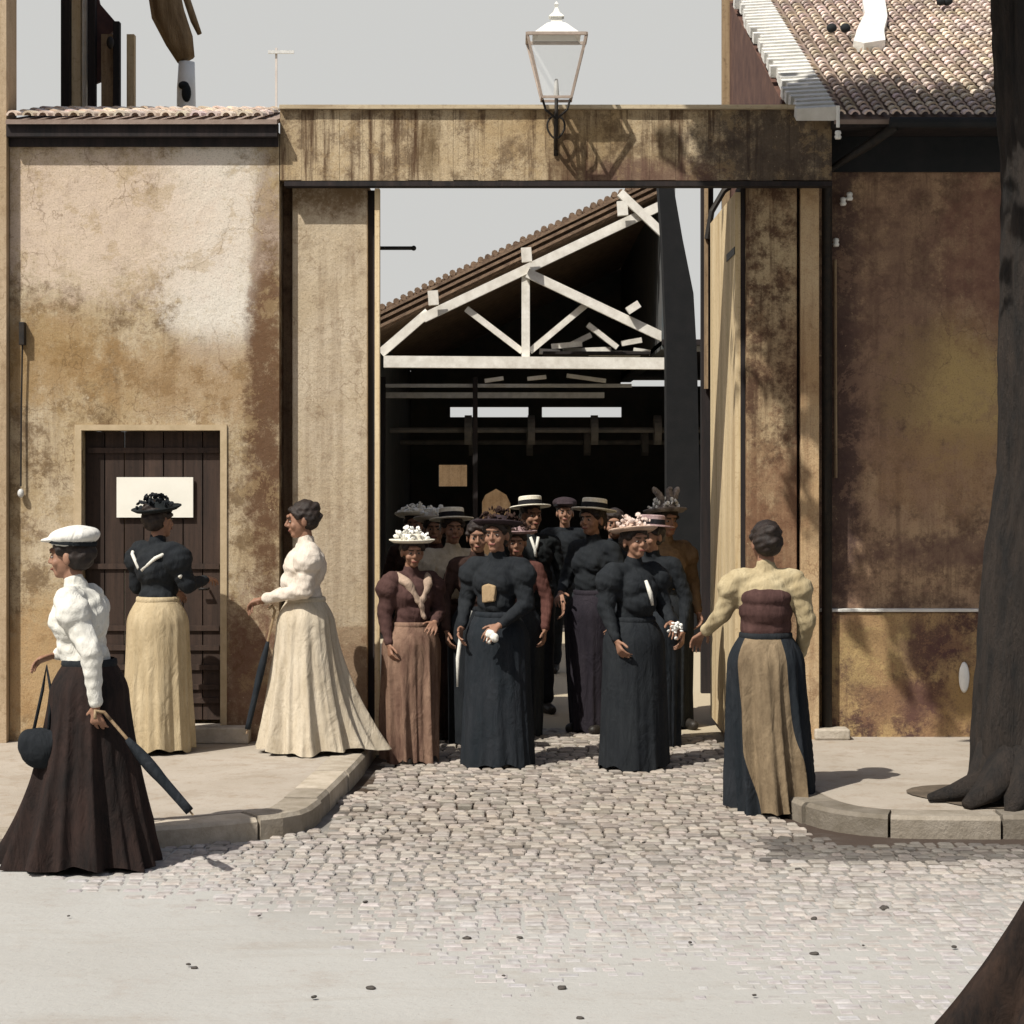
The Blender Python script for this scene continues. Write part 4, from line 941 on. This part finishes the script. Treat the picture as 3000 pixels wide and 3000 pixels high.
# A: foreground left, walking left
pA = person('person in white flat hat and white blouse walking left in the foreground', 262, 9.85, -98, 1.6, 0, blouse=white, skirt=cloth('blackish_brown_cloth', (.012, .011, .011), (.035, .022, .019)), sleeve_puff=.02,
       lean=.16, arms={1: ((.22, .11, 1.05), (.205, .12, .80), None), -1: ((-.21, -.02, 1.05), (-.14, -.2, 1.0), None)}, hat='cap', hatm=cloth('white_hat_felt', (.55, .54, .5), (.72, .71, .67)), ribbon=black,
       hem=(.30, .35), hemoff=(0, -.02), folds=.12, head=(0, 4), step=.12, belt=black, tailang=-75, tail=.3)
pB = person('person in dark jacket with white piping and tan skirt at the door', 462, 13.0, 140, 1.58, .118, blouse=black, skirt=tan, sleeve_puff=.03,
       arms={1: ((.22, -.02, 1.06), (.14, -.2, 1.02), None), -1: ((-.22, -.06, 1.08), (-.16, -.26, 1.1), None)}, hem=(.235, .22), folds=.07, hat='round', hatm=cloth('black_hat', (.012, .014, .015)), ribbon=black,
       extras=collar(white, [[(-.19, .04, 1.30), (-.1, .105, 1.25), (.0, .13, 1.17)], [(.2, .03, 1.31), (.13, .1, 1.27), (.03, .13, 1.18)], [(-.22, -.08, 1.2), (-.235, .02, 1.13)]], .012))
pC = person('person in pale blouse and cream flared skirt beside the left gate pier', 895, 13.0, -80, 1.58, .118, blouse=cloth('pale_pinkish_blouse', (.5, .44, .37), (.66, .6, .53)), skirt=cream, sleeve_puff=.03,
       arms={1: ((.2, -.02, 1.05), (.06, -.27, .99), (-1, 0, .2)), -1: ((-.2, -.02, 1.05), (-.05, -.27, .97), (1, 0, .2))}, hem=(.30, .33), hemoff=(0, .03), folds=.11, head=(0, 8), tailang=80, tail=.45, belt=cream, bulge=.02)
pD = person('person seen from behind in yellow blouse and olive skirt by right kerb', 2243, 11.4, 176, 1.61, 0, blouse=yellow, skirt=[navy, olive], sleeve_puff=.012,
       arms={1: ((.24, -.03, 1.09), (.33, -.14, .99), None), -1: ((-.225, .02, 1.06), (-.2, -.12, .86), None)}, hem=(.235, .25), hemoff=(-.04, 0), folds=.17, twist=.55, head=(15, 0), belt=black, tailang=90, tail=.1)
def fichu(root, s, J, hp, HM):
    b_ = MB()
    for a_ in (-1, 1):
        b_.cap(J(a_ * .12, .0, 1.325), .03 * s, J(a_ * .08, -.1, 1.27), .034 * s); b_.cap(J(a_ * .08, -.1, 1.27), .034 * s, J(a_ * .015, -.135, 1.15), .022 * s)
    b_.cap(J(0, -.135, 1.15), .024 * s, J(.03, -.14, 1.03), .014 * s)
    remeshed(b_, .007, 'scarf', cloth('pinkish_scarf', (.26, .19, .14), (.42, .32, .25)), root, disp=.005, dscale=70)
def vest(root, s):
    b_ = MB()
    b_.ell(Vector((0, .01, 1.03)) * s, (.145 * s, .118 * s, .12 * s)); b_.ell(Vector((0, .022, 1.12)) * s, (.152 * s, .135 * s, .12 * s)); b_.ell(Vector((0, .03, 1.19)) * s, (.15 * s, .135 * s, .08 * s))
    remeshed(b_, .009, 'vest', purple, root, disp=.003)
vest(pD, 1.61 / 1.6)
person('person in flowered pale hat and brown skirt at the left of the group', 1205, 13.3, 30, 1.48, 0, blouse=purple, skirt=brown, sleeve_puff=.02, hem=(.2, .2), folds=.14, hat='flower', ribbon=mt['enamel'], head=(-15, 8),
       arms={1: ((.21, -.02, 1.06), (.08, -.2, 1.0), None), -1: ((-.2, .02, 1.05), (-.2, -.05, .85), None)},
       extras=fichu)
person('person in a straw flowered hat half hidden at the left rear', 1217, 15.6, -8, 1.6, 0, blouse=darkbrown, skirt=black, hem=(.22, .2), hat='flower', hatm=mt['straw'], ribbon=mt['enamel'])
person('person in a boater and cream blouse standing behind the front row', 1325, 14.5, 5, 1.6, 0, blouse=cloth('cream_blouse', (.42, .36, .27), (.6, .54, .43)), skirt=darkbrown, sleeve_puff=.03, hem=(.2, .2), folds=.1, hat='boater', head=(10, 0),
       arms={1: ((.22, .02, 1.06), (.2, -.1, .86), None), -1: ((-.22, .02, 1.06), (-.18, -.12, .86), None)})
def held(root, mb, loc, name, mat, label, cat):
    o = remeshed(mb, .004, name, mat, disp=.003, dscale=120) if name == 'handkerchief' else mb.build(name, mat, smooth=True); M_ = Matrix.Translation(root.location) @ Matrix.Rotation(root.rotation_euler.z, 4, 'Z')
    o.location = M_ @ loc; o.rotation_euler = root.rotation_euler; tag(o, label, cat); return o
def bib(root, s, J, hp, HM):
    b_ = MB(); b_.prism([(-.05 * s, 1.06 * s), (.035 * s, 1.07 * s), (.045 * s, 1.17 * s), (-.01 * s, 1.185 * s), (-.055 * s, 1.17 * s)], 'y', -.152 * s, -.10 * s); remeshed(b_, .008, 'bib', cloth('tan_bib', (.26, .18, .1), (.38, .28, .17)), root, smooth=8)
    b_ = MB(); b_.tube([J(-.17, -.02, 1.0), J(-.215, -.09, .85), J(-.225, -.12, .7), J(-.22, -.14, .52)], [.008, .014, .014, .006], 8); b_.build('white_ribbon', white, root, smooth=True)
    b_ = MB(); b_.ell((0, 0, 0), (.035, .025, .03)); b_.ell((.03, -.01, -.02), (.03, .02, .03)); b_.ell((-.01, 0, -.035), (.018, .015, .03)); held(root, b_, Vector((.06, -.285, .875)) * s, 'handkerchief', white, 'crumpled white handkerchief held by the person with the tan bib', 'handkerchief')
person('person in black dress with a square tan bib on the chest', 1457, 13.15, -20, 1.6, 0, blouse=black, skirt=navy, sleeve_puff=.02, hem=(.245, .22), folds=.04, hat='round', hatm=cloth('dark_felt', (.03, .022, .025)), ribbon=darkbrown,
       arms={1: ((.21, -.03, 1.05), (.1, -.22, .93), None), -1: ((-.22, .02, 1.06), (-.2, -.12, .9), None)}, extras=bib)
person('person in boater and dark suit with trousers behind the front row', 1556, 16.2, 14, 1.66, 0, blouse=cloth('dark_suit', (.014, .016, .017)), trousers=black, male=True, hat='boater', step=.1, head=(10, 0),
       extras=collar(white, [[(-.03, -.1, 1.33), (-.005, -.135, 1.24), (0, -.14, 1.18)], [(.03, -.1, 1.33), (.005, -.135, 1.24)]], .012, 'collar'))
person('person in boater and black coat just right of the gap', 1738, 14.9, -38, 1.66, 0, blouse=black, skirt=cloth('black_plum_cloth', (.015, .013, .018), (.028, .024, .03)), hem=(.17, .16), folds=.05, hat='boater', waist=1,
       arms={-1: ((-.22, -.03, 1.05), (-.12, -.22, .98), None)})
def spots(root, s, J, hp, HM):
    b_ = MB(); b_.tube([J(.0, -.14, 1.24), J(.015, -.17, 1.16), J(.03, -.175, 1.08)], [.01, .016, .008], 8); b_.build('jabot', white, root, smooth=True)
    b_ = MB(); o = Vector((.13, -.29, .94)) * s
    for i in range(26): b_.ell(Vector((random.gauss(0, .02), random.gauss(0, .012), random.gauss(0, .02))), (.013, .012, .006), Matrix.Rotation(random.uniform(0, 3), 3, 'X'), n=8)
    b_.cap((0, 0, 0), .007, (.01, .02, -.07), .004, 6)
    held(root, b_, o, 'posy', mt['enamel'], 'small white posy held in front of the plain black dress', 'flowers')
person('person in black dress and pink flowered hat holding a white posy', 1857, 13.05, 30, 1.56, 0, blouse=black, skirt=black, sleeve_puff=.03, hem=(.235, .22), folds=.03, hat='flower', hatm=cloth('pink_straw', (.35, .24, .18), (.55, .42, .34)), ribbon=cloth('pink_bow', (.5, .38, .32), (.65, .55, .5)), bulge=.02,
       arms={1: ((.21, -.03, 1.06), (.16, -.2, .97), None), -1: ((-.22, .0, 1.06), (-.2, -.1, .86), None)}, extras=spots)
person('person in a plumed hat and tawny brown blouse at the right rear of the group', 1950, 15.2, 24, 1.64, 0, blouse=rust, skirt=black, sleeve_puff=.02, hem=(.2, .2), folds=.06, hat='plume', hatm=cloth('dark_plume_hat', (.06, .05, .05), (.4, .36, .34)), ribbon=mt['enamel'], step=.1)
person('bareheaded person with white collar behind the flowered hat and the tan bib', 1398, 14.2, 14, 1.55, 0, blouse=darkbrown, skirt=black, hem=(.2, .2), head=(-12, 6), extras=collar(white, [[(-.06, -.1, 1.31), (-.02, -.135, 1.24), (0, -.14, 1.16)], [(.06, -.1, 1.31), (.02, -.135, 1.24)]], .013, 'collar'))
person('person in dark clothes wearing a small pale hat behind the left boater', 1275, 15.1, -20, 1.58, 0, blouse=purple, skirt=darkbrown, hem=(.2, .2), hat='round', hatm=cloth('pale_hat', (.4, .36, .3), (.6, .56, .5)), ribbon=mt['enamel'], head=(20, 0))
person('person in dark reddish dress close behind the tan bib wearer', 1512, 14.6, -12, 1.5, 0, blouse=cloth('dark_red_cloth', (.07, .03, .025), (.13, .06, .05)), skirt=black, hem=(.19, .19), head=(14, 8), hat='round', hatm=cloth('plum_hat', (.2, .12, .12), (.4, .3, .3)), ribbon=darkbrown)
person('person in black seen over the shoulder between the right boater and pink hat', 1800, 15.6, 10, 1.6, 0, blouse=navy, skirt=black, hem=(.18, .18), head=(-16, 0))
person('person in dark clothes at the far right of the group under the plumes', 1912, 14.1, -18, 1.56, 0, blouse=black, skirt=navy, hem=(.2, .19), head=(-22, 4), hat='boater', lean=.05, hatm=cloth('plum_hat', (.2, .12, .12), (.4, .3, .3)))
person('person in a dark hat farthest back between the two centre boaters', 1655, 19.2, 0, 1.62, 0, blouse=black, trousers=black, male=True, hat='cap', hatm=cloth('dark_felt', (.03, .022, .025)), step=.12)
pO = person('person in dark brown skirt cut off by the lower right edge', 3300, 6.65, 80, 1.6, 0, blouse=darkbrown, skirt=cloth('brown_fold_cloth', (.01, .009, .009), (.038, .024, .018)), hem=(.36, .36), hemoff=(0, .13), folds=.24, tailang=90, tail=.5, hat='boater')

# held things
def umbrella(a, b_, label, w=.032, hook=True):
    a = Vector(a); b_ = Vector(b_); d = (b_ - a).normalized(); L = (b_ - a).length
    u = thing('furled_umbrella', label, 'umbrella', a)
    m1 = MB(); m1.tube([a + d * .0, a + d * (L * .22)], .008, 8); m1.tube([a + d * L * .95, b_], .005, 8); m1.build('shaft', mt['mid_wood'], u)
    m1 = MB(); ts = np.linspace(.2, .96, 12)
    m1.tube([a + d * L * t_ for t_ in ts], [w * (.35 + .75 * math.sin(min(1, (t_ - .18) * 2.2) * math.pi * .75) * (1 - .55 * t_)) for t_ in ts], 16, wob=.3); m1.build('canopy', navy, u, smooth=True)
    m1 = MB(); s_ = d.orthogonal().normalized()
    m1.tube([a, a - d * .05, a - d * .08 + s_ * .03, a - d * .05 + s_ * .055], .009, 8); m1.build('handle', mt['mid_wood'], u, smooth=True)
umbrella(at(325, 2110, 9.62), at(566, 2388, 9.55), 'furled dark umbrella slanting down behind the walker in the white hat')
umbrella(at(800, 1812, 12.93), at(722, 2150, 12.9), 'furled dark umbrella held upright by the walker in cream', .026)
bg_ = thing('cloth_bag', 'black cloth bag hanging beside the skirt of the walker in the white hat', 'bag', at(105, 2190, 9.7))
b_ = MB(); c0 = at(118, 2192, 9.72); b_.ell(c0, (.10, .07, .1)); b_.ell(c0 + Vector((-.05, 0, .02)), (.06, .06, .07)); b_.ell(c0 + Vector((.06, 0, .03)), (.07, .05, .06))
o = remeshed(b_, .009, 'bag', black, None, disp=.006, dscale=40); o.parent = bg_; o.matrix_parent_inverse = Matrix.Translation(-bg_.location)
b_ = MB(); b_.tube([c0 + Vector((-.03, 0, .09)), at(125, 2020, 9.78), at(136, 1950, 9.8), at(150, 2030, 9.78), c0 + Vector((.04, 0, .09))], .008, 8); b_.build('strap', black, bg_, smooth=True)
bpy.context.view_layer.update()
